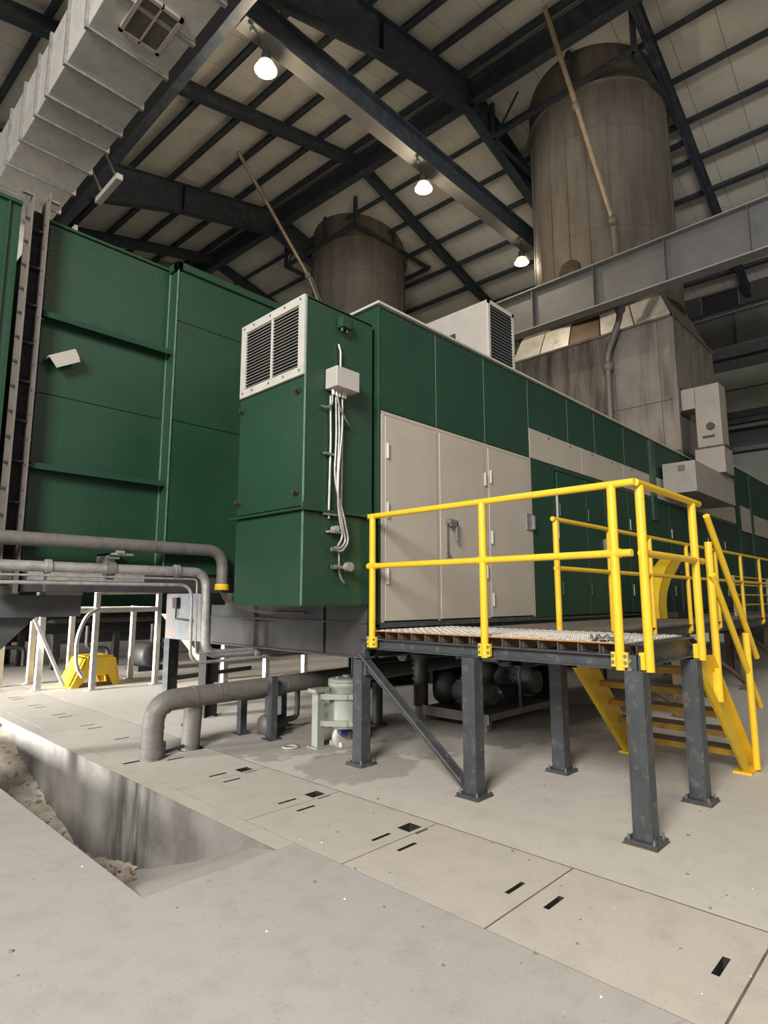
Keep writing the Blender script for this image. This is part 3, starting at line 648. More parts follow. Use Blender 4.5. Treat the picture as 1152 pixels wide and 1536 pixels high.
obj('cable', wavy([(3.885, 4.38, 3.68), (3.90, 4.37, 3.3), (3.86, 4.36, 2.7), (3.93, 4.36, 2.4), (3.99, 4.36, 2.2), (3.91, 4.36, 2.13), (3.85, 4.37, 2.14)]), 'galvanized', t)
obj('cable', wavy([(3.93, 4.37, 3.68), (3.94, 4.37, 3.35), (3.87, 4.35, 2.9), (3.88, 4.36, 2.5), (3.95, 4.36, 2.25), (3.88, 4.36, 2.15)]), 'galvanized', t)
obj('cable', wavy([(3.80, 4.37, 3.66), (3.80, 4.37, 3.56), (3.74, 4.38, 3.52), (3.68, 4.40, 3.53)]), 'bolt', t)
obj('cable', wavy([(3.845, 4.35, 3.66), (3.87, 4.34, 3.53), (3.98, 4.35, 3.42), (4.10, 4.41, 3.38)]), 'bolt', t)
for z in (3.05, 2.45): obj('clip', MB().box(3.72, 3.92, 4.38, 4.41, z, z+.02), 'bolt', t)
obj('clip', MB().box(3.77, 3.96, 4.36, 4.41, 2.28, 2.30).cyl((3.85, 4.33, 2.32), (3.85, 4.40, 2.32), .03, n=12), 'galvanized', t)
obj('clip', MB().cyl((3.81, 4.37, 2.12), (3.87, 4.37, 2.12), .022, n=10), 'bolt', t)
t = thing('wall_switch', 'round gray limit switch with cable low on the green cabinet', 'switch', (3.97, 4.36, 1.95))
obj('disc', MB().cyl((4.0, 4.30, 1.955), (4.0, 4.36, 1.955), .045, n=18), 'galvanized', t, .005)
obj('arm', MB().box(3.83, 3.98, 4.36, 4.40, 1.935, 1.965).cyl((3.83, 4.35, 1.95), (3.87, 4.35, 1.95), .022, n=10), 'bolt', t)
obj('cable', MB().tube([(3.93, 4.40, 2.1), (3.93, 4.39, 2.0), (3.93, 4.39, 1.9), (3.95, 4.38, 1.84), (3.99, 4.38, 1.80)], .011, 8), 'bolt', t)

# ================================================================ EQUIPMENT ENCLOSURE (long green container)
E_ = thing('equipment_enclosure', 'long dark green equipment enclosure with beige doors along the raised walkway', 'enclosure', (4.5, 4.4, 1.05))
YF = 4.4
obj('core', MB().box(4.50, 5.38, YF+.03, 6.95, 1.38, 4.895).box(5.38, 18.6, YF+.03, 8.8, 1.38, 4.895), 'green_flat', E_)
obj('roof_sheet', MB().box(4.46, 5.38, YF-.025, 6.95, 4.895, 4.925).box(5.38, 18.6, YF-.025, 8.8, 4.895, 4.925), 'light_trim', E_, .005)
obj('end_panel', MB().box(4.487, 4.51, YF+.02, 6.95, 1.40, 4.86), 'green', E_, .003)
obj('corner_post', MB().box(4.48, 4.515, YF-.006, YF+.03, 1.38, 4.87), 'green', E_, .003)
def pnl(nm, a, b, z0, z1, m, y=YF, th=.03): return obj(nm, MB().box(a+.006, b-.006, y, y+th, z0, z1), m, E_, .003)
for a, b in zip([4.515, 5.48, 6.5, 7.63], [5.48, 6.5, 7.63]): pnl('upper_panel', a, b, 3.69, 4.86, 'green_flat')
xs = [7.63, 8.86, 9.85, 11.1, 12.3]
for a, b in zip(xs, xs[1:]): pnl('upper_panel', a, b, 4.135, 4.86, 'green_flat')
for a, b in ((12.58, 14.6), (14.6, 16.6), (16.6, 18.6)): pnl('upper_panel', a, b, 4.135, 4.86, 'green_flat')
obj('post', MB().box(12.32, 12.56, YF-.05, YF+.03, 3.2, 4.86), 'green', E_, .004)
for a, b in ((7.63, 9.3), (9.3, 11.0), (11.0, 12.32)): pnl('strip_panel', a, b, 3.685, 4.13, 'beige', YF-.008)
for a, b in ((12.56, 14.6), (14.6, 16.6), (16.6, 18.6)): pnl('strip_panel', a, b, 3.685, 4.13, 'beige', YF-.008)
for x in (8.2, 8.9, 9.7, 10.5, 11.4): obj('screw', MB().cyl((x, YF-.02, 4.08), (x, YF-.008, 4.08), .014, n=8), 'dark_bolt', E_)
pnl('lower_panel', 7.66, 8.36, 1.38, 3.675, 'green_flat')
for x in (5.48, 6.5, 7.63): obj('joint_strip', MB().box(x-.0025, x+.0025, YF-.003, YF+.02, 3.69, 4.86), 'green_edge', E_)
for x in (8.86, 9.85, 11.1, 14.6, 16.6): obj('joint_strip', MB().box(x-.003, x+.003, YF-.003, YF+.02, 4.135, 4.86), 'green_edge', E_)
# beige doors
DZ0, DZ1 = 1.415, 3.63
fr = MB()
for a, b in ((4.52, 4.565), (5.465, 5.505), (6.45, 6.53), (7.59, 7.64)): fr.box(a, b, YF-.012, YF+.02, 1.40, 3.675)
fr.box(4.52, 7.64, YF-.0115, YF+.02, 3.635, 3.674)
obj('door_frame', fr, 'beige', E_, .003)
def hinge(d, x, z): obj('hinge', MB().cyl((x, YF-.035, z), (x, YF-.035, z+.17), .013, n=10).box(x-.012, x+.012, YF-.03, YF-.02, z+.0, z+.17), 'light_trim', d, .002, label='pale metal hinge')
dr = obj('door', MB().box(4.572, 5.458, YF-.02, YF+.01, DZ0, DZ1), 'beige', E_, .006)
for z in (3.15, 2.50, 1.80): hinge(dr, 4.60, z)
dr = obj('door', MB().box(5.512, 6.443, YF-.02, YF+.01, DZ0, DZ1), 'beige', E_, .006)
for z in (3.10, 1.9): hinge(dr, 6.44, z)
obj('handle', MB().cyl((5.64, YF-.10, 2.55), (5.64, YF-.02, 2.55), .035, n=14).box(5.63, 5.77, YF-.09, YF-.06, 2.50, 2.575).box(5.74, 5.77, YF-.09, YF-.06, 2.32, 2.55), 'bolt', dr, .004)
obj('latch', MB().cyl((5.64, YF-.05, 2.13), (5.64, YF-.02, 2.13), .04, n=14).box(5.615, 5.665, YF-.03, YF-.018, 2.13, 2.50), 'bolt', dr, .004)
dr = obj('door', MB().box(6.537, 7.583, YF-.02, YF+.01, DZ0, DZ1), 'beige', E_, .006)
for z in (3.15, 2.35, 1.55): hinge(dr, 6.57, z)
obj('handle', MB().box(7.44, 7.58, YF-.035, YF-.018, 2.60, 2.84).box(7.57, 7.62, YF-.075, YF-.018, 2.62, 2.82), 'bolt', dr, .004)
obj('door_sill', MB().box(4.5, 7.66, YF-.02, YF+.03, 1.36, 1.40), 'dark_steel', E_)
# green doors further along
gx = [8.40, 9.37, 10.1, 11.1, 11.78, 13.3, 14.5, 15.8, 17.2, 18.6]
for i, (a, b) in enumerate(zip(gx, gx[1:])):
    d = obj('green_door', MB().box(a+.012, b-.012, YF-.012, YF+.02, 1.40, 3.60), 'green_flat', E_, .005)
    for z in (1.7, 2.9):
        obj('hinge', MB().cyl((a+.04, YF-.03, z), (a+.04, YF-.03, z+.2), .018, n=8), 'bolt' if i > 2 else 'green', d)
    if i in (1, 3, 5): obj('handle', MB().box(b-.14, b-.10, YF-.06, YF-.012, 2.4, 2.65), 'bolt', d, .004)
obj('door_edge_strip', MB().box(8.375, 8.395, YF-.03, YF, 2.55, 3.3), 'light_trim', E_)
obj('header', MB().box(8.38, 18.6, YF-.012, YF+.02, 3.61, 3.67), 'green', E_)
# steel skid below
obj('skid_beam', MB().ibeam((4.49, 6.7, 1.21), (18.5, 6.7, 1.21), .33, .2), 'skid_steel', E_)
obj('skid_beam', MB().box(4.5, 18.5, YF+.02, YF+.05, 1.05, 1.375).box(4.5, 18.5, YF-.04, YF+.12, 1.05, 1.07).box(4.5, 18.5, YF-.04, YF+.12, 1.35, 1.375), 'dark_steel', E_)
obj('end_beam', MB().box(4.42, 4.44, 4.45, 7.68, 1.04, 1.56).box(4.36, 4.5, 4.45, 7.68, 1.04, 1.06).box(4.36, 4.5, 4.45, 7.68, 1.395, 1.41), 'skid_steel', E_)
obj('end_plate', MB().box(4.38, 4.42, 4.46, 5.10, 1.05, 1.57), 'skid_steel', E_)
for y in (5.12, 6.45, 7.6): obj('stiffener', MB().box(4.36, 4.42, y, y+.025, 1.06, 1.56), 'skid_steel', E_)
obj('foot_bracket', MB().box(4.34, 4.40, 4.44, 4.50, 1.06, 1.20).box(4.30, 4.44, 4.42, 4.56, 1.05, 1.065), 'dark_steel', E_)
obj('bottom_sheet', MB().box(4.5, 5.38, 4.45, 6.9, 1.36, 1.38).box(5.38, 18.6, 4.45, 8.8, 1.36, 1.38), 'black', E_)
for x, y in ((4.6, 7.9), (9.6, 7.9), (13.9, 7.9), (9.6, 5.2), (13.9, 5.0), (18.0, 5.0)):
    obj('support_post', MB().ibeam((x, y, 0), (x, y, 1.05), .2, .2, up=(1, 0, 0)), 'black', E_)
obj('added_light_block', MB().box(7.6, 18.4, 8.2, 8.25, 0.0, 1.36), 'black', E_)  # black panel added to block rear light under the enclosure
t = thing('equipment_enclosure', 'farther green enclosure with beige stripe at the right edge', 'enclosure', (22, 4.4, 1))
obj('core', MB().box(18.85, 25.0, YF+.03, 9, 1.1, 5.32), 'green_flat', t)
obj('roof_trim', MB().box(18.8, 25.0, YF-.04, 9, 5.33, 5.39), 'light_trim', t)
for a, b in ((18.9, 20.25), (20.35, 21.9), (21.9, 23.5), (23.5, 25.0)):
    obj('upper_panel', MB().box(a+.01, b-.01, YF, YF+.03, 4.15 if a > 19 else 4.28, 5.3), 'green_flat', t)
    obj('lower_panel', MB().box(a+.01, b-.01, YF, YF+.03, 1.2, 3.5), 'green_flat', t)
obj('beige_panel', MB().box(18.98, 20.15, YF-.03, YF+.03, 3.53, 4.25), 'beige', t, .005)
obj('strip_panel', MB().box(20.4, 25.0, YF-.03, YF+.03, 3.53, 4.12), 'beige', t)
for x in (18.85, 20.28): obj('post', MB().box(x-.06, x+.06, YF-.06, YF+.03, 1.1, 5.3), 'green_flat', t)
obj('support_post', MB().box(19.2, 19.4, 4.6, 4.8, 0, 1.1).box(22.5, 22.7, 4.6, 4.8, 0, 1.1).box(24.6, 24.8, 4.6, 4.8, 0, 1.1), 'rust_brown', t)

# roof ventilator on the enclosure
t = thing('roof_ventilator', 'pale gray ventilation unit with louvered end on top of the enclosure', 'ventilator', (7.3, 5.1, 4.93))
vx0, vx1, vy0, vy1, vz1 = 6.93, 7.62, 4.6, 5.85, 5.95
obj('body', MB().box(vx0, vx1, vy0, vy1, 4.93, vz1), 'pale_gray', t, .008)
lv = obj('louver_frame', MB().box(vx0, vx0+.05, vy0-.02, vy0, 4.95, vz1).box(vx1-.05, vx1, vy0-.02, vy0, 4.95, vz1).box(vx0, vx1, vy0-.02, vy0, vz1-.06, vz1).box(vx0, vx1, vy0-.02, vy0, 4.95, 5.0), 'light_trim', t)
obj('louver_back', MB().box(vx0+.05, vx1-.05, vy0-.004, vy0-.001, 5.0, vz1-.06), 'black', lv)
s0 = None
for k in range(18):
    if s0 is None: s0 = obj('slat', MB().prism([(vx0+.05, vy0-.018, 5.01), (vx1-.05, vy0-.018, 5.01), (vx1-.05, vy0-.005, 5.03), (vx0+.05, vy0-.005, 5.03)], (0, 0, .006)), 'gray_steel', lv)
    else: dup(s0, lv, (0, 0, k*.049))
obj('tag_plate', MB().box(vx0-.015, vx0, 5.17, 5.27, 5.5, 5.6).cyl((vx0-.03, 5.22, 5.55), (vx0-.01, 5.22, 5.55), .03, n=10), 'dark_bolt', t)

# vent duct at the side of the enclosure
t = thing('vent_duct', 'pale sheet metal vent duct with box hood beside the plenum', 'duct', (14.3, 4.0, 3.8))
obj('hood', MB().box(12.92, 15.75, 3.70, 4.34, 3.79, 4.43), 'hood_gray', t, .006)
obj('riser', MB().box(14.65, 15.3, 3.57, 4.18, 4.43, 5.03), 'hood_gray', t, .006)
obj('upper_duct', MB().box(14.70, 15.22, 3.60, 4.12, 5.06, 6.52).box(14.70, 15.22, 4.10, 4.43, 6.02, 6.519), 'hood_gray', t, .006)
obj('joint_flange', MB().box(14.62, 15.33, 3.54, 4.21, 5.03, 5.06), 'dark_steel', t)
obj('wall_flange', MB().box(14.62, 15.3, 4.40, 4.445, 5.95, 6.58), 'dark_steel', t)
obj('hood_label', MB().box(12.905, 12.92, 3.90, 4.03, 4.24, 4.36), 'gray_steel', t).__setitem__('label', 'small gray rating plate')
obj('damper_knob', MB().cyl((14.64, 3.82, 5.53), (14.70, 3.82, 5.53), .085, n=18).box(14.66, 14.69, 3.75, 4.0, 5.28, 5.32), 'dark_bolt', t)

# ================================================================ ACCESS PLATFORM
P = thing('access_platform', 'raised steel access platform with plank grating in front of the beige doors', 'platform', (5, 3, 0))
px0, px1, py0, py1 = 4.36, 5.72, 1.74, 4.34
def channel(a, b, z0, z1, ax):
    mb = MB()
    if ax == 'y': mb.box(a[0]-.006, a[0]+.006, a[1], b[1], z0, z1).box(a[0]-.05, a[0]+.05, a[1], b[1], z0, z0+.012).box(a[0]-.05, a[0]+.05, a[1], b[1], z1-.012, z1)
    else: mb.box(a[0], b[0], a[1]-.006, a[1]+.006, z0, z1).box(a[0], b[0], a[1]-.05, a[1]+.05, z0, z0+.012).box(a[0], b[0], a[1]-.05, a[1]+.05, z1-.012, z1)
    return mb
obj('edge_beam', channel((4.40, py0), (4.40, py1+.2), 1.145, 1.25, 'y'), 'dark_steel', P, .003)
obj('edge_beam', channel((5.66, py0), (5.66, py1), 1.145, 1.25, 'y'), 'dark_steel', P, .003)
obj('edge_beam', channel((4.46, 1.76), (5.61, 1.76), 1.16, 1.325, 'x'), 'dark_steel', P, .003)
obj('cross_beam', channel((4.46, 3.10), (5.61, 3.10), 1.146, 1.249, 'x'), 'dark_steel', P)
obj('cross_beam', channel((4.46, 4.30), (5.61, 4.30), 1.146, 1.249, 'x'), 'dark_steel', P)
n = 15; w = (py1-1.82)/n; pk = None
for k in range(n):
    y = 1.82+k*w
    if pk is None:
        mb = MB().box(4.362, 5.64, y+.003, y+w-.003, 1.322, 1.33)
        for q in range(14):
            for r_ in range(4):
                xx = 4.40+q*.088+(.04 if r_ % 2 else 0); yy = y+.02+r_*.04
                mb.box(xx, xx+.05, yy, yy+.012, 1.33, 1.336)
        pk = obj('deck_plank', mb, 'grating', P)
        wb = obj('plank_web', MB().box(4.366, 5.64, y+.003, y+.010, 1.252, 1.322).box(4.40, 5.64, y+w-.010, y+w-.003, 1.252, 1.322), 'rust_brown', pk)
        ed = obj('rusty_edge', MB().box(4.354, 4.362, y+.001, y+w-.001, 1.322, 1.333), 'rust', pk, label='rust orange plank end')
    else:
        c = dup(pk, P, (0, k*w, 0)); e = dup(ed, c); e = dup(wb, c)
for x, y, lab in ((4.39, 1.74, 1), (4.38, 3.155, 1), (4.40, 4.55, 1), (5.57, 2.98, 0), (5.56, 1.74, 0)):
    top = 1.145 if y < 4.4 else 1.04
    mb = MB()
    mb.box(x-.065, x+.065, y-.065, y-.053, .03, top).box(x-.065, x+.065, y+.053, y+.065, .03, top).box(x-.006, x+.006, y-.053, y+.053, .03, top)
    mb2 = MB(); mb.box(x-.064, x-.052, y-.053, y+.053, .03, top)
    lg = obj('leg', mb, 'dark_steel', P, .003)
    obj('base_plate', MB().box(x-.11, x+.11, y-.11, y+.11, 0, .03), 'dark_steel', lg, .004)
    for a in (-.085, .085):
        for b in (-.085, .085): obj('anchor_bolt', MB().cyl((x+a, y+b, .03), (x+a, y+b, .06), .008, n=6).cyl((x+a, y+b, .03), (x+a, y+b, .042), .014, n=6), 'bolt', lg)
    obj('grout_pad', MB().box(x-.12, x+.12, y-.115, y+.12, 0, .006), 'rust_brown', lg)
mb = MB().bar((4.39, 4.52, 1.05), (4.39, 3.23, .06), .012, .11, up=(0, .6, .8)).bar((4.345, 4.50, 1.09), (4.345, 3.22, .10), .09, .012, up=(0, .6, .8))
obj('brace', mb, 'dark_steel', P)
obj('brace_edge', MB().bar((4.298, 4.49, 1.097), (4.298, 3.23, .117), .008, .006, up=(0, .6, .8)), 'bolt', P)
obj('gusset', MB().box(4.36, 4.44, 4.45, 4.51, .88, 1.10), 'dark_steel', P)
mb = MB()
for sx in (4.43, 4.46): pass
obj('corner_clip', MB().box(4.345, 4.36, 1.72, 1.80, 1.12, 1.25).box(4.36, 4.46, 1.70, 1.715, 1.12, 1.25), 'dark_steel', P, .003)
for z in (1.15, 1.21): obj('clip_bolt', MB().cyl((4.33, 1.765, z), (4.345, 1.765, z), .016, n=8), 'bolt', P)
# walkway behind
Wk = thing('walkway', 'long raised walkway with brown grating running along the green enclosure', 'walkway', (11, 3.6, 0))
s0 = None
for k in range(11):
    a = 5.73+k*1.18
    if s0 is None: s0 = obj('deck_panel', MB().box(a, a+1.17, 3.02, 4.33, 1.27, 1.305), 'walk_grate', Wk); 
    else: dup(s0, Wk, (k*1.18, 0, 0))
obj('edge_beam', channel((5.73, 3.02), (18.7, 3.02), 1.12, 1.27, 'x'), 'dark_steel', Wk)
obj('edge_beam', channel((5.73, 4.28), (18.7, 4.28), 1.12, 1.27, 'x'), 'dark_steel', Wk)
for x in (9.2, 12.75, 16.2):
    obj('leg', MB().ibeam((x, 3.05, 0), (x, 3.05, 1.12), .14, .14, .01, .01, up=(1, 0, 0)).box(x-.12, x+.12, 2.93, 3.17, 0, .02), 'rust_brown', Wk)
    obj('cross_beam', MB().box(x-.05, x+.05, 3.07, 4.23, 1.0, 1.12), 'dark_steel', Wk)
    obj('rear_leg', MB().ibeam((x, 4.2, 0), (x, 4.2, 1.0), .14, .14, .01, .01, up=(1, 0, 0)), 'rust_brown', Wk)
    obj('brace', MB().bar((x-.02, 3.05, .12), (x-1.7, 3.6, 1.1), .06, .06), 'rust_brown', Wk)

# ---------------------------------------------------------------- yellow guard rails
def rail(nm, lab): return thing(nm, lab, 'railing', (0, 0, 0))
R1 = thing('guard_rail', 'yellow pipe guard rail along the front edge of the platform', 'railing', (4.36, 3, 1.15))
RP = .033; RR = .028
for y, zb in ((4.335, 1.165), (2.985, 1.155), (1.83, 1.145)):
    ps = obj('post', MB().cyl((4.335, y, zb), (4.335, y, 2.48), RP, n=18), 'yellow', R1)
    obj('mounting_plate', MB().box(4.315, 4.352, y-.06, y+.06, 1.165, 1.27), 'yellow', ps, .004)
    for a in (-.045, .045): obj('bolt', MB().cyl((4.305, y+a, 1.2), (4.316, y+a, 1.2), .012, n=8).cyl((4.305, y+a, 1.245), (4.316, y+a, 1.245), .012, n=8), 'bolt', ps)
obj('top_rail', MB().tube([(4.335, 4.40, 2.487), (4.335, 1.655, 2.487)], RR, 16), 'yellow', R1)
obj('mid_rail', MB().tube([(4.335, 4.40, 1.975), (4.335, 1.70, 1.975)], RR, 16), 'yellow', R1)
for y in (4.335, 2.985, 1.83): obj('fitting', MB().cyl((4.335, y-.05, 1.975), (4.335, y+.05, 1.975), .035, n=16), 'yellow', R1)
R2 = thing('guard_rail', 'short yellow guard rail on the right end of the platform above the stairs', 'railing', (5, 1.7, 1.15))
for x in (4.43, 5.60):
    ps = obj('post', MB().cyl((x, 1.66, 1.135), (x, 1.66, 2.47), RP, n=18), 'yellow', R2)
    obj('mounting_plate', MB().box(x-.06, x+.06, 1.672, 1.712, 1.15, 1.27), 'yellow', ps, .004)
obj('top_rail', MB().tube([(4.36, 1.66, 2.487), (5.80, 1.66, 2.487)], RR, 16), 'yellow', R2)
obj('mid_rail', MB().tube([(4.40, 1.66, 1.975), (5.80, 1.66, 1.975)], RR, 16), 'yellow', R2)
R3 = thing('guard_rail', 'long yellow guard rail along the outer edge of the rear walkway', 'railing', (11, 3, 1.3))
for x in (5.66, 6.95, 8.22, 9.68, 11.15, 12.70, 14.1, 15.6, 17.1):
    ps = obj('post', MB().cyl((x, 2.99, 1.31 if x < 5.7 else 1.17), (x, 2.99, 2.45), .030, n=14), 'yellow', R3)
    if x > 6: obj('mounting_plate', MB().box(x-.05, x+.05, 2.99, 3.012, 1.14, 1.26), 'yellow', ps)
obj('top_rail', MB().tube([(5.60, 2.99, 2.46), (18, 2.99, 2.46)], .025, 12), 'yellow', R3)
obj('mid_rail', MB().tube([(5.63, 2.99, 1.955), (18, 2.99, 1.955)], .025, 12), 'yellow', R3)
# ladder rungs guard far right
t = thing('ladder_guard', 'yellow barrier of horizontal bars on walkway at the right edge', 'barrier', (14.4, 3.2, 1.3))
for z in (1.52, 1.72, 1.92, 2.08): obj('bar', MB().tube([(13.35, 3.3, z), (16.3, 3.3, z)], .018, 8), 'yellow', t)
for x in (13.4, 16.2): obj('upright', MB().bar((x, 3.3, 1.305), (x, 3.3, 2.1), .05, .05), 'beige_dark', t)

# ---------------------------------------------------------------- stairs
St = thing('staircase', 'yellow steel stairs with worn treads going down from the platform end', 'stairs', (6.4, 2.25, 0))
xt, xb = 5.66, 6.72
for y in (1.70, 2.80):
    mb = MB().prism([(xt, y-.008, 1.16), (xt+.20, y-.008, 1.16), (xb+.30, y-.008, .02), (xb-.02, y-.008, .02), (xt-.03, y-.008, .98)], (0, .016, 0))
    s_ = 1 if y > 2 else -1
    mb.prism([(xt+.20, y, 1.16), (xb+.30, y, .02), (xb+.285, y, .02), (xt+.185, y, 1.16)], (0, s_*.06, 0))
    mb.prism([(xt-.03, y, .98), (xb-.02, y, .02), (xb-.005, y, .02), (xt-.015, y, .98)], (0, s_*.06, 0))
    sg = obj('stringer', mb, 'yellow', St)
    obj('base_plate', MB().box(xb-.06, xb+.34, y-.08, y+.08, 0, .02), 'yellow', sg)
for k in range(5):
    z = .20+k*.205; x = 6.83-k*.205
    tr = obj('tread', MB().box(x-.13, x+.13, 1.715, 2.785, z-.03, z).box(x-.13, x-.118, 1.715, 2.785, z-.055, z-.03).box(x+.118, x+.13, 1.715, 2.785, z-.055, z-.03), 'walk_grate', St)
    mb = MB().box(x-.138, x-.13, 1.715, 2.785, z-.055, z+.002)
    obj('tread_nosing', mb, 'yellow_worn', tr, label='worn yellow tread edge')
# stair handrails
Hr = thing('handrail', 'yellow stair handrail on the right side of the stairs', 'handrail', (6.4, 1.64, 0))
obj('top_rail', MB().tube([(5.90, 1.63, 2.39), (7.25, 1.63, 1.05)], .029, 14), 'yellow', Hr)
obj('mid_rail', MB().tube([(5.94, 1.63, 1.86), (7.23, 1.63, .56)], .029, 14), 'yellow', Hr)
obj('post', MB().cyl((6.0, 1.66, .75), (6.0, 1.66, 2.16), .033, n=16).box(5.965, 6.035, 1.66, 1.70, .72, 1.0), 'yellow', Hr)
obj('post', MB().cyl((6.87, 1.62, .02), (6.87, 1.62, 1.31), .033, n=16), 'yellow', Hr)
obj('bracket', MB().box(5.97, 6.16, 1.64, 1.67, 1.66, 1.72), 'yellow', Hr)
# yellow curved guard and black box on the walkway
t = thing('belt_guard', 'curved yellow sheet metal guard standing on the walkway', 'guard', (10.7, 3.9, 1.3))
O_ = [(10.62, 1.31), (10.60, 1.55), (10.68, 1.78), (10.86, 2.0), (11.12, 2.2), (11.45, 2.36)]; I_ = [(10.95, 1.31), (10.93, 1.55), (11.0, 1.75), (11.2, 1.96), (11.5, 2.12), (11.85, 2.34)]
mb = MB()
for k in range(5):
    mb.prism([(O_[k][0], 3.75, O_[k][1]), (I_[k][0], 3.75, I_[k][1]), (I_[k+1][0], 3.75, I_[k+1][1]), (O_[k+1][0], 3.75, O_[k+1][1])], (0, .02, 0))
    mb.prism([(O_[k][0], 3.75, O_[k][1]), (O_[k][0], 4.0, O_[k][1]), (O_[k+1][0], 4.0, O_[k+1][1]), (O_[k+1][0], 3.75, O_[k+1][1])], (.012, 0, 0))
obj('shell', mb, 'yellow', t)
t = thing('black_case', 'low black case with upright rod on the walkway beside the yellow guard', 'case', (11.6, 3.9, 1.3))
obj('tray', MB().box(11.0, 12.3, 3.6, 4.1, 1.306, 1.42), 'black', t, .02)
obj('rod', MB().cyl((11.95, 3.8, 1.42), (11.95, 3.8, 2.1), .03, n=10).sphere((11.95, 3.8, 2.12), .05, 10), 'black', t)
obj('lever', MB().bar((11.2, 3.7, 1.42), (11.1, 3.7, 1.75), .03, .03), 'black', t)
t = thing('crumpled_rag', 'crumpled gray rag lying on the front edge of the platform grating', 'rag', (4.40, 1.98, 1.336))
mb = MB(); q = random.Random(5); n = 14
vs = [(4.36+.12*i/n*2-.02, 1.86+.24*j/n, 1.338+abs(.05*math.sin(i*.9+j*.5)*math.cos(j*.8-i*.3))*math.sin(PI*min(1, max(0, i/n)))+.004) for i in range(n+1) for j in range(n+1)]
mb.add(vs, [(i*(n+1)+j, (i+1)*(n+1)+j, (i+1)*(n+1)+j+1, i*(n+1)+j+1) for i in range(n) for j in range(n) if (i-n/2)**2/20+(j-n/2)**2/40 < 1.0+.3*math.sin(i*2+j)], True)
r_ = obj('cloth', mb, 'pipe_gray', t)
r_.modifiers.new('solid', 'SOLIDIFY').thickness = .003

# ================================================================ PIPES AND CONDUITS
t = thing('drain_header', 'large gray pipe along the floor with two legs going into the slab', 'pipe', (3.3, 6.3, 0))
obj('main_pipe', MB().tube([(3.02, 6.25, -.1), (3.02, 6.25, .575), (9.0, 6.32, .62)], .112, 20, bend=.24), 'pipe_gray', t)
obj('leg_pipe', MB().cyl((3.52, 6.38, -.1), (3.52, 6.32, .60), .10, n=20), 'pipe_gray', t)
for (a, b, r_) in (((3.02, 6.25, .30), (3.02, 6.25, .325), .118), ((3.02, 6.25, .03), (3.02, 6.25, .13), .12), ((3.52, 6.372, .24), (3.52, 6.37, .26), .106), ((3.45, 6.255, .583), (3.48, 6.255, .583), .118), ((3.75, 6.26, .586), (3.77, 6.26, .586), .118), ((4.7, 6.27, .592), (4.72, 6.27, .592), .118)):
    obj('band', MB().cyl(a, b, r_, n=20), 'pipe_gray', t)
obj('lug', MB().box(3.12, 3.16, 6.22, 6.30, .02, .16), 'pipe_gray', t)
obj('pin', MB().tube([(3.14, 6.26, .04), (3.42, 6.34, .05)], .02, 8), 'dark_steel', t)
obj('elbow_seam', MB().cyl((3.09, 6.25, .50), (3.10, 6.25, .515), .114, n=20), 'pipe_gray', t)
t = thing('cable_conduit', 'thick gray conduit with yellow end collar bending down in front of the green wall', 'conduit', (3, 6.85, 2.2))
obj('tube', MB().tube([(-3, 6.85, 2.26), (4.13, 6.85, 2.25), (4.13, 6.85, 1.80)], .073, 16, bend=.36), 'pipe_gray', t)
obj('collar', MB().cyl((4.13, 6.85, 1.755), (4.13, 6.85, 1.83), .088, n=18), 'yellow', t, label='yellow end collar')
for a in (0, .035, -.03):
    obj('cable', MB().tube([(4.13+a, 6.85, 1.80), (4.16+a, 6.80, 1.62), (4.30, 6.5+a, 1.50), (4.32, 6.0, 1.475+a*.3), (4.33, 5.4, 1.49)], .014, 8, bend=.2), 'cable', t)
obj('bracket', MB().box(2.70, 2.95, 6.80, 7.2, 2.13, 2.15).prism([(2.70, 6.80, 2.15), (2.70, 7.2, 2.15), (2.70, 7.2, 1.98)], (.012, 0, 0)).box(2.76, 2.84, 6.78, 6.92, 2.15, 2.18), 'galvanized', t)
t = thing('water_pipe', 'galvanized pipe with clamp running left to right below the thick conduit', 'pipe', (3, 6.5, 1.9))
obj('tube', MB().tube([(-3, 6.5, 1.975), (3.70, 6.5, 1.955), (3.73, 6.5, 1.0), (5.35, 6.5, .98)], .053, 16, bend=.17), 'galvanized', t)
obj('clamp', MB().cyl((2.52, 6.5, 1.96), (2.62, 6.5, 1.96), .078, n=16).box(2.53, 2.61, 6.47, 6.53, 1.84, 2.08).cyl((2.50, 6.44, 2.07), (2.64, 6.44, 2.07), .012, n=8), 'bolt', t)
for x in (1.95, 3.3, 4.4): obj('coupling', MB().cyl((x, 6.5, 1.963 if x < 4 else .985), (x+.05, 6.5, 1.963 if x < 4 else .985), .070, n=16), 'galvanized', t)
obj('rubber_end', MB().cyl((5.35, 6.5, .98), (5.6, 6.5, .97), .07, n=16), 'rubber', t)
obj('rod_hanger', MB().box(1.95, 1.97, 6.48, 6.52, 1.72, 1.93).box(1.40, 1.42, 6.5, 6.52, 1.72, 1.94), 'bolt', t)
t = thing('instrument_tube', 'thin gray tube below the galvanized pipe dropping to the floor pipe', 'tube', (3, 6.42, 1.8))
obj('tube', MB().tube([(-3, 6.42, 1.80), (3.48, 6.42, 1.80), (3.50, 6.42, .92), (5.3, 6.42, .93), (6.5, 6.42, .95)], .019, 10, bend=.15), 'galvanized', t)
t = thing('instrument_tube', 'thinnest tube, directly under the galvanized pipe on left', 'tube', (3, 6.45, 1.87))
obj('tube', MB().tube([(-3, 6.45, 1.875), (3.56, 6.45, 1.87), (3.58, 6.45, 1.02), (5.3, 6.45, 1.03)], .011, 8, bend=.05), 'galvanized', t)

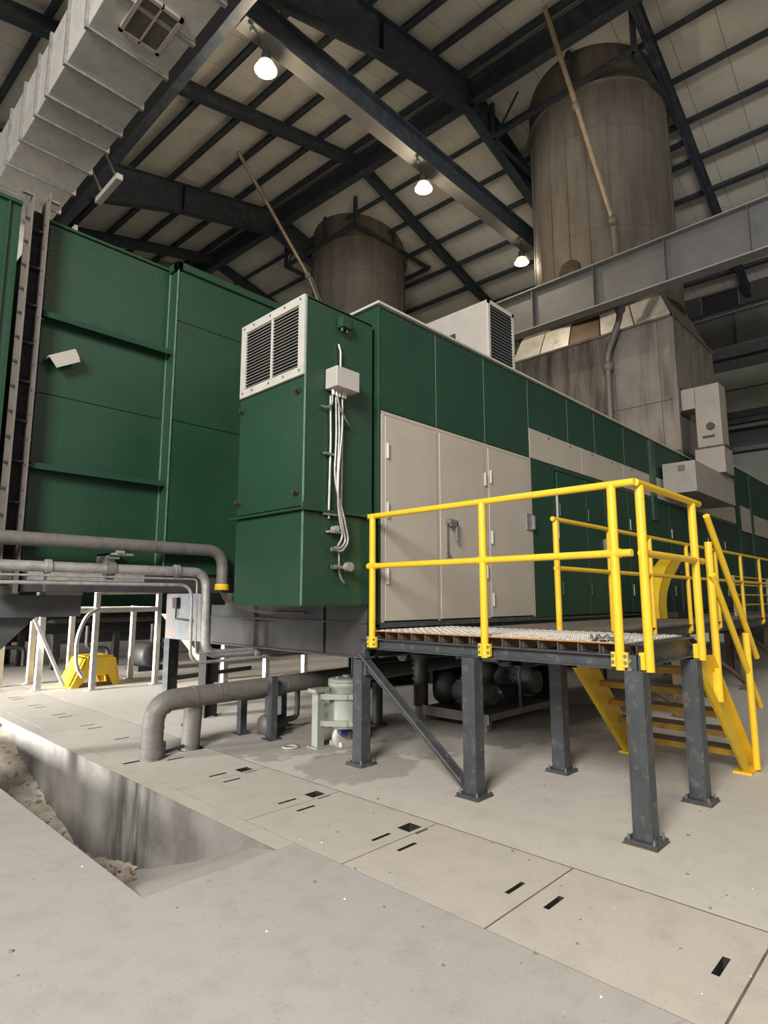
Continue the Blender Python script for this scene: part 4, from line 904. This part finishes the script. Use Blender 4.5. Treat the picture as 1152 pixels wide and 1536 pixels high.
# steel under the filter house
t = thing('support_beam', 'dark gray box beam with gusset under the filter house at left', 'beam', (1, 7.5, 1.4))
obj('beam', MB().box(-3, 2.62, 7.36, 7.66, 1.445, 1.685), 'beam_gray', t, .004)
obj('gusset', MB().prism([(1.5, 7.5, 1.445), (2.2, 7.5, 1.445), (1.82, 7.5, 1.04), (1.5, 7.5, .75)], (0, .012, 0)), 'beam_gray', t)
obj('column', MB().box(1.35, 1.62, 7.40, 7.62, 0, 1.445), 'beam_gray', t)
obj('pad_plate', MB().box(2.24, 2.62, 7.34, 7.68, 1.685, 1.72), 'beige_dark', t)
obj('pad_plate', MB().box(-3, 1.98, 7.36, 7.66, 1.686, 1.78), 'pipe_gray', t)
obj('spacer_block', MB().box(2.36, 2.56, 7.38, 7.6, 1.72, 1.945), 'beige_dark', t, .004)
def legs(nm, lab, cat, posts, rails, w, m, gw=None, z1=1.5):
    t = thing(nm, lab, cat, (posts[0][0], posts[0][1], 0))
    for x, y, h in posts:
        lg = obj('leg', MB().box(x-w/2, x+w/2, y-w/2, y+w/2, .01, h), m, t, .004); obj('foot_plate', MB().box(x-w, x+w, y-w, y+w, 0, .012), m, lg)
    for a, b, hh in rails: obj('rail', MB().bar(a, b, w*.8, hh), m, t)
    return t
legs('steel_stand', 'bright stainless steel stand over the yellow coupling guard', 'stand',
     [(4.43, 11.65, 1.76), (5.62, 11.65, 1.78), (5.58, 12.69, 1.5), (4.48, 13.0, 1.5)],
     [((3.75, 11.65, 1.42), (5.62, 11.65, 1.44), .09), ((4.48, 13.0, 1.44), (5.58, 12.72, 1.44), .09), ((5.6, 11.65, 1.44), (5.6, 12.7, 1.44), .09), ((4.43, 11.65, 1.74), (5.62, 11.65, 1.76), .05)], .09, 'stainless')
t2 = legs('steel_stand', 'stainless steel stand with diagonal brace at far left under the support beam', 'stand',
     [(3.72, 12.3, 1.45), (3.35, 13.3, 1.4), (3.9, 13.4, 1.4)], [((3.3, 12.3, 1.38), (4.3, 12.3, 1.38), .09), ((3.3, 13.35, 1.35), (4.3, 13.35, 1.35), .09)], .10, 'stainless')
obj('brace', MB().bar((3.55, 12.2, 1.30), (4.12, 12.15, .05), .10, .05), 'stainless', t2)
t = thing('coupling_guard', 'yellow arched coupling guard standing on the floor below the stainless stand', 'guard', (4.75, 12.2, 0))
yy0, yy1 = 12.05, 12.75
out = [(4.22, 0), (4.34, 0), (4.52, .20), (4.88, .20), (4.98, 0), (5.10, 0), (4.99, .50), (4.92, .55), (4.50, .55), (4.44, .50)]
obj('front_plate', MB().prism([(x, yy0, z) for x, z in out], (0, .02, 0)), 'yellow', t)
obj('rear_plate', MB().prism([(x, yy1, z) for x, z in out], (0, .02, 0)), 'yellow', t)
obj('top_cover', MB().hexa([(4.48, yy0, .54), (4.95, yy0, .54), (4.95, yy1, .54), (4.48, yy1, .54)], [(4.48, yy0, .56), (4.95, yy0, .56), (4.95, yy1, .56), (4.48, yy1, .56)]).hexa([(4.20, yy0, .0), (4.22, yy0, 0), (4.22, yy1, 0), (4.20, yy1, 0)], [(4.44, yy0, .52), (4.47, yy0, .52), (4.47, yy1, .52), (4.44, yy1, .52)]).hexa([(5.09, yy0, 0), (5.11, yy0, 0), (5.11, yy1, 0), (5.09, yy1, 0)], [(4.98, yy0, .52), (5.0, yy0, .52), (5.0, yy1, .52), (4.98, yy1, .52)]), 'yellow', t)
t = thing('flexible_hose', 'gray flexible hose hanging from the stainless stand', 'hose', (4.3, 11.5, 0))
obj('tube', MB().tube([(4.43, 11.58, 1.45), (4.20, 11.5, 1.35), (4.05, 11.5, .95), (4.08, 11.5, .45), (4.22, 11.55, .26)], .035, 10, bend=.25), 'galvanized', t)
t = thing('terminal_box', 'rust stained gray steel terminal box under the far end of the skid', 'box', (4.2, 8.3, 1.05))
obj('body', MB().box(4.39, 4.62, 7.72, 8.85, 1.05, 1.72), 'rusty_plate', t, .006)
obj('switch', MB().box(4.33, 4.39, 8.42, 8.54, 1.50, 1.66).tube([(4.36, 8.48, 1.5), (4.36, 8.48, 1.35), (4.36, 8.0, 1.33)], .014, 8), 'dark_bolt', t)
obj('lower_post', MB().ibeam((4.47, 8.78, 0), (4.47, 8.78, 1.05), .16, .16, .012, .012, up=(1, 0, 0)), 'dark_steel', t)
obj('cross_bar', MB().bar((4.47, 8.78, .45), (5.9, 8.78, .50), .05, .06), 'dark_steel', t)
# u-stand under the big pipe, small pump
t = legs('pipe_support', 'dark steel pipe support under the large gray pipe', 'support', [(4.34, 6.62, .5), (4.42, 6.10, .72), (4.95, 6.62, .5)], [((4.34, 6.62, .42), (4.95, 6.62, .42), .06)], .09, 'dark_steel')
t = thing('small_pump', 'small gray pump with flange on the floor behind the pipe support', 'pump', (4.4, 6.3, 0))
obj('casing', MB().lathe((4.42, 6.30, .13), (1, 0, 0), [(.001, 0), (.11, 0), (.12, .03), (.12, .10), (.09, .14), (.09, .32), (.001, .34)], 20), 'pump_gray', t)
obj('base', MB().box(4.40, 4.80, 6.20, 6.42, 0, .03), 'pump_gray', t)
obj('inlet', MB().tube([(4.50, 6.3, .2), (4.5, 6.3, .47)], .04, 10), 'pump_dark', t)
obj('outlet', MB().tube([(4.75, 6.3, .15), (4.95, 6.3, .15), (4.95, 6.3, .5)], .035, 10, bend=.08), 'pump_dark', t)
# gray green canister
t = thing('filter_canister', 'pale gray green cylindrical canister on a bracket stand beside the dark leg', 'canister', (4.85, 5.3, 0))
c = (4.88, 5.30); r = .20
obj('body', MB().lathe((c[0], c[1], .20), (0, 0, 1), [(.001, 0), (r+.015, 0), (r+.015, .04), (r, .06), (r, .44), (r+.012, .45), (r+.012, .50), (.001, .51)], 36), 'motor_green', t)
obj('lid', MB().lathe((c[0], c[1], .705), (0, 0, 1), [(r+.012, 0), (r+.012, .02), (r-.04, .035), (.001, .04)], 36), 'motor_green', t)
obj('lid_knob', MB().cyl((c[0], c[1], .74), (c[0], c[1], .77), .05, n=12).box(c[0]-.15, c[0]-.02, c[1]-.02, c[1]+.02, .742, .757), 'motor_green', t)
obj('stand_post', MB().box(4.50, 4.53, 5.36, 5.46, .0, .62).box(4.53, 4.60, 5.36, 5.385, 0, .62).box(4.45, 4.65, 5.34, 5.48, .60, .64).box(4.46, 4.64, 5.32, 5.50, 0, .015), 'motor_green', t, .003)
for z in (.26, .55):
    obj('clamp_arm', MB().bar((4.55, 5.38, z), (4.74, 5.13, z), .04, .06).bar((4.70, 5.18, z), (4.80, 5.08, z), .03, .06).box(4.80, 4.90, 5.08, 5.098, z-.03, z+.03), 'motor_green', t, .004)
for dx in (.06, .15): obj('riser', MB().cyl((c[0]+dx-.02, c[1]-.05, .73), (c[0]+dx-.02, c[1]-.05, 1.05), .012, n=8), 'dark_steel', t)
obj('flange_foot', MB().lathe((c[0]-.08, c[1], .10), (0, -1, 0), [(.001, 0), (.14, 0), (.14, .04), (.09, .06), (.001, .06)], 24).box(4.72, 4.95, 5.2, 5.4, 0, .05), 'pale_gray', t)
obj('valve', MB().cyl((4.78, 5.24, .12), (4.78, 5.24, .2), .05, n=12).box(4.70, 4.86, 5.19, 5.27, .15, .18), 'blue', t, label='blue valve')
t = thing('floor_gasket', 'pale flat oval ring lying on the floor left of the canister', 'gasket', (4.3, 5.6, 0))
obj('ring', MB().lathe((4.33, 5.62, .004), (0, 0, 1), [(.05, 0), (.10, 0), (.10, .012), (.05, .012), (.05, 0)], 20), 'pale_gray', t)

# pump skid in the dark under the platform
t = thing('pump_skid', 'dark pump skid with drip tray under the enclosure behind platform legs', 'pump skid', (7.2, 5.0, 0))
obj('tray', MB().box(6.45, 8.3, 4.42, 5.6, .14, .17).box(6.45, 8.3, 4.40, 4.43, .14, .22).box(6.44, 6.47, 4.40, 5.6, .10, .22), 'pipe_gray', t)
for x, y in ((6.52, 4.5), (8.2, 4.5), (6.52, 5.5), (8.2, 5.5)): obj('foot', MB().box(x-.05, x+.05, y-.05, y+.05, 0, .14), 'pipe_gray', t)
def motor(x, y, z, r, L):
    mm = obj('motor', MB().lathe((x, y, z), (0, 1, 0), [(.001, .02), (r*.82, .0), (r*.95, .03), (r, .10), (r, .22), (r*.9, .24), (r*.9, L), (r*.6, L+.05), (.001, L+.05)], 28), 'pump_gray', t)
    obj('fan_cover', MB().lathe((x, y-.02, z), (0, 1, 0), [(.001, 0), (r*.35, -.01), (r*.4, .0), (r*.75, .005), (r*.82, .0), (r*.86, .03)], 28), 'pump_gray', mm)
    for k in range(12):
        a = 2*PI*k/12; d = Vector((math.cos(a), 0, math.sin(a))); c0 = Vector((x, y+.26, z))+d*r*.9
        obj('cooling_fin', MB().bar(c0, c0+Vector((0, L-.3, 0)), .012, .06, d), 'pump_gray', mm)
    obj('foot_block', MB().box(x-r*.7, x+r*.7, y+.3, y+L-.1, .17, z-r*.6), 'pump_dark', mm)
motor(6.85, 4.62, .40, .16, .55); motor(7.95, 4.60, .46, .19, .6)
obj('pump_body', MB().lathe((6.85, 5.3, .42), (0, 1, 0), [(.001, -.12), (.14, -.1), (.22, 0), (.22, .15), (.14, .2), (.001, .2)], 24), 'pump_dark', t)
obj('pump_body', MB().lathe((7.95, 5.35, .48), (0, 1, 0), [(.001, -.12), (.14, -.1), (.22, 0), (.22, .15), (.14, .2), (.001, .2)], 24), 'pump_dark', t)
obj('bellows_pipe', MB().lathe((6.5, 5.55, .5), (0, 0, 1), [(.10, -.3), (.10, .0)]+[(.13 if k % 2 else .09, .02+k*.035) for k in range(9)]+[(.14, .34), (.14, .40), (.08, .40), (.08, .9)], 20), 'pump_dark', t)
obj('valve_wheel', MB().lathe((6.75, 5.55, .95), (1, 0, 0), [(.10, -.01), (.12, 0), (.10, .01), (.08, 0), (.10, -.01)], 20), 'pump_dark', t)
obj('frame_rail', MB().tube([(7.25, 4.45, .20), (7.25, 4.45, .72), (8.28, 4.45, .74)], .022, 8, bend=.06), 'gray_steel', t)
obj('tank', MB().box(7.2, 8.25, 4.75, 5.5, .76, 1.02), 'pump_gray', t, .03)
obj('manifold', MB().tube([(6.5, 5.9, .86), (9.0, 5.9, .86)], .10, 14), 'pump_dark', t)
obj('back_panel', MB().box(8.45, 8.5, 4.5, 6.2, .1, 1.04), 'black', t)
t = thing('pipe_stub', 'dark vertical pipe stub standing on floor behind the diagonal brace', 'pipe', (5.9, 5.8, 0))
obj('tube', MB().cyl((5.85, 5.75, 0), (5.85, 5.75, .55), .07, n=14).cyl((5.85, 5.75, 0), (5.85, 5.75, .03), .13, n=14), 'pump_dark', t)

# far machinery seen under the filter house
for i, (x, y, lab) in enumerate(((3.0, 17.0, 'dark far machinery skid on legs seen under filter house at left'), (7.6, 15.5, 'dark far machinery skid on legs seen under filter house near the terminal box'))):
    t = thing('machine_skid', lab, 'machinery', (x, y, 0))
    obj('frame', MB().ibeam((x-3, y, .95), (x+3.2, y, .95), .25, .2).ibeam((x-3, y+1.2, 1.2), (x+3.2, y+1.2, 1.2), .3, .2), 'black', t)
    obj('drum', MB().lathe((x-2.6, y+.5, .85), (1, 0, 0), [(.001, 0), (.28, 0), (.3, .1), (.3, 4.6), (.28, 4.7), (.001, 4.7)], 20), 'pump_dark', t)
    for a in (-2.6, -1.2, .3, 1.7, 2.9): obj('leg', MB().box(x+a-.07, x+a+.07, y-.07, y+.07, 0, .83), 'pump_dark', t)
    for a in (-2, -.4, 1.2): obj('pipe', MB().tube([(x+a, y-.3, 1.0), (x+a, y-.3, .5), (x+a+.5, y-.3, .45), (x+a+.5, y-.3, .02)], .05, 8, bend=.12), 'pump_gray', t)
t = thing('filter_house', 'dark far filter house of the second unit seen behind stainless stand', 'filter house', (8, 19, 1.4))
obj('body', MB().box(3.0, 14, 18.4, 21, 1.35, 4.9), 'green_flat', t)
obj('skid', MB().box(3.0, 14, 18.3, 18.4, 1.05, 1.35), 'black', t)
for x in (3.4, 6, 9, 12): obj('leg', MB().box(x-.1, x+.1, 18.5, 18.7, 0, 1.35), 'black', t)
t = thing('motor_unit', 'round dark motor on floor behind the stainless stand', 'motor', (6.6, 13.6, 0))
obj('body', MB().lathe((6.5, 13.6, .36), (0, 1, 0), [(.001, 0), (.22, 0), (.28, .06), (.28, .8), (.001, .85)], 24), 'pump_dark', t)
obj('base', MB().box(6.2, 6.8, 13.7, 14.4, 0, .12), 'pump_dark', t)
t = thing('sloping_chute', 'grayish sloping hopper plate under the skid beside the terminal box', 'chute', (6.4, 11.0, 0))
obj('plate', MB().prism([(5.55, 11.1, 1.35), (6.5, 11.1, 1.35), (6.75, 11.1, .30), (6.45, 11.1, .30)], (0, .3, 0)), 'beige_dark', t)
obj('leg', MB().box(6.5, 6.7, 11.15, 11.35, 0, .3), 'beige_dark', t)
for i, (x, y) in enumerate(((5.9, 9.6), (7.0, 9.9), (8.1, 10.1))):
    tag(obj('white_post', MB().box(x-.05, x+.05, y-.05, y+.05, 0, 1.36).box(x-.09, x+.09, y-.09, y+.09, 0, .015), 'stainless', None, .004), 'pale steel post between floor and skid, behind the galvanized pipe', 'post', 'pale posts behind the galvanized pipe')
t = thing('roof_bracket', 'small bright metal bracket on top of the green filter house roof edge', 'bracket', (3.0, 8.0, 5.95))
obj('bracket', MB().box(2.2, 2.45, 7.5, 7.6, 5.95, 6.12).box(2.26, 2.30, 7.45, 7.65, 6.0, 6.2), 'galvanized', t)
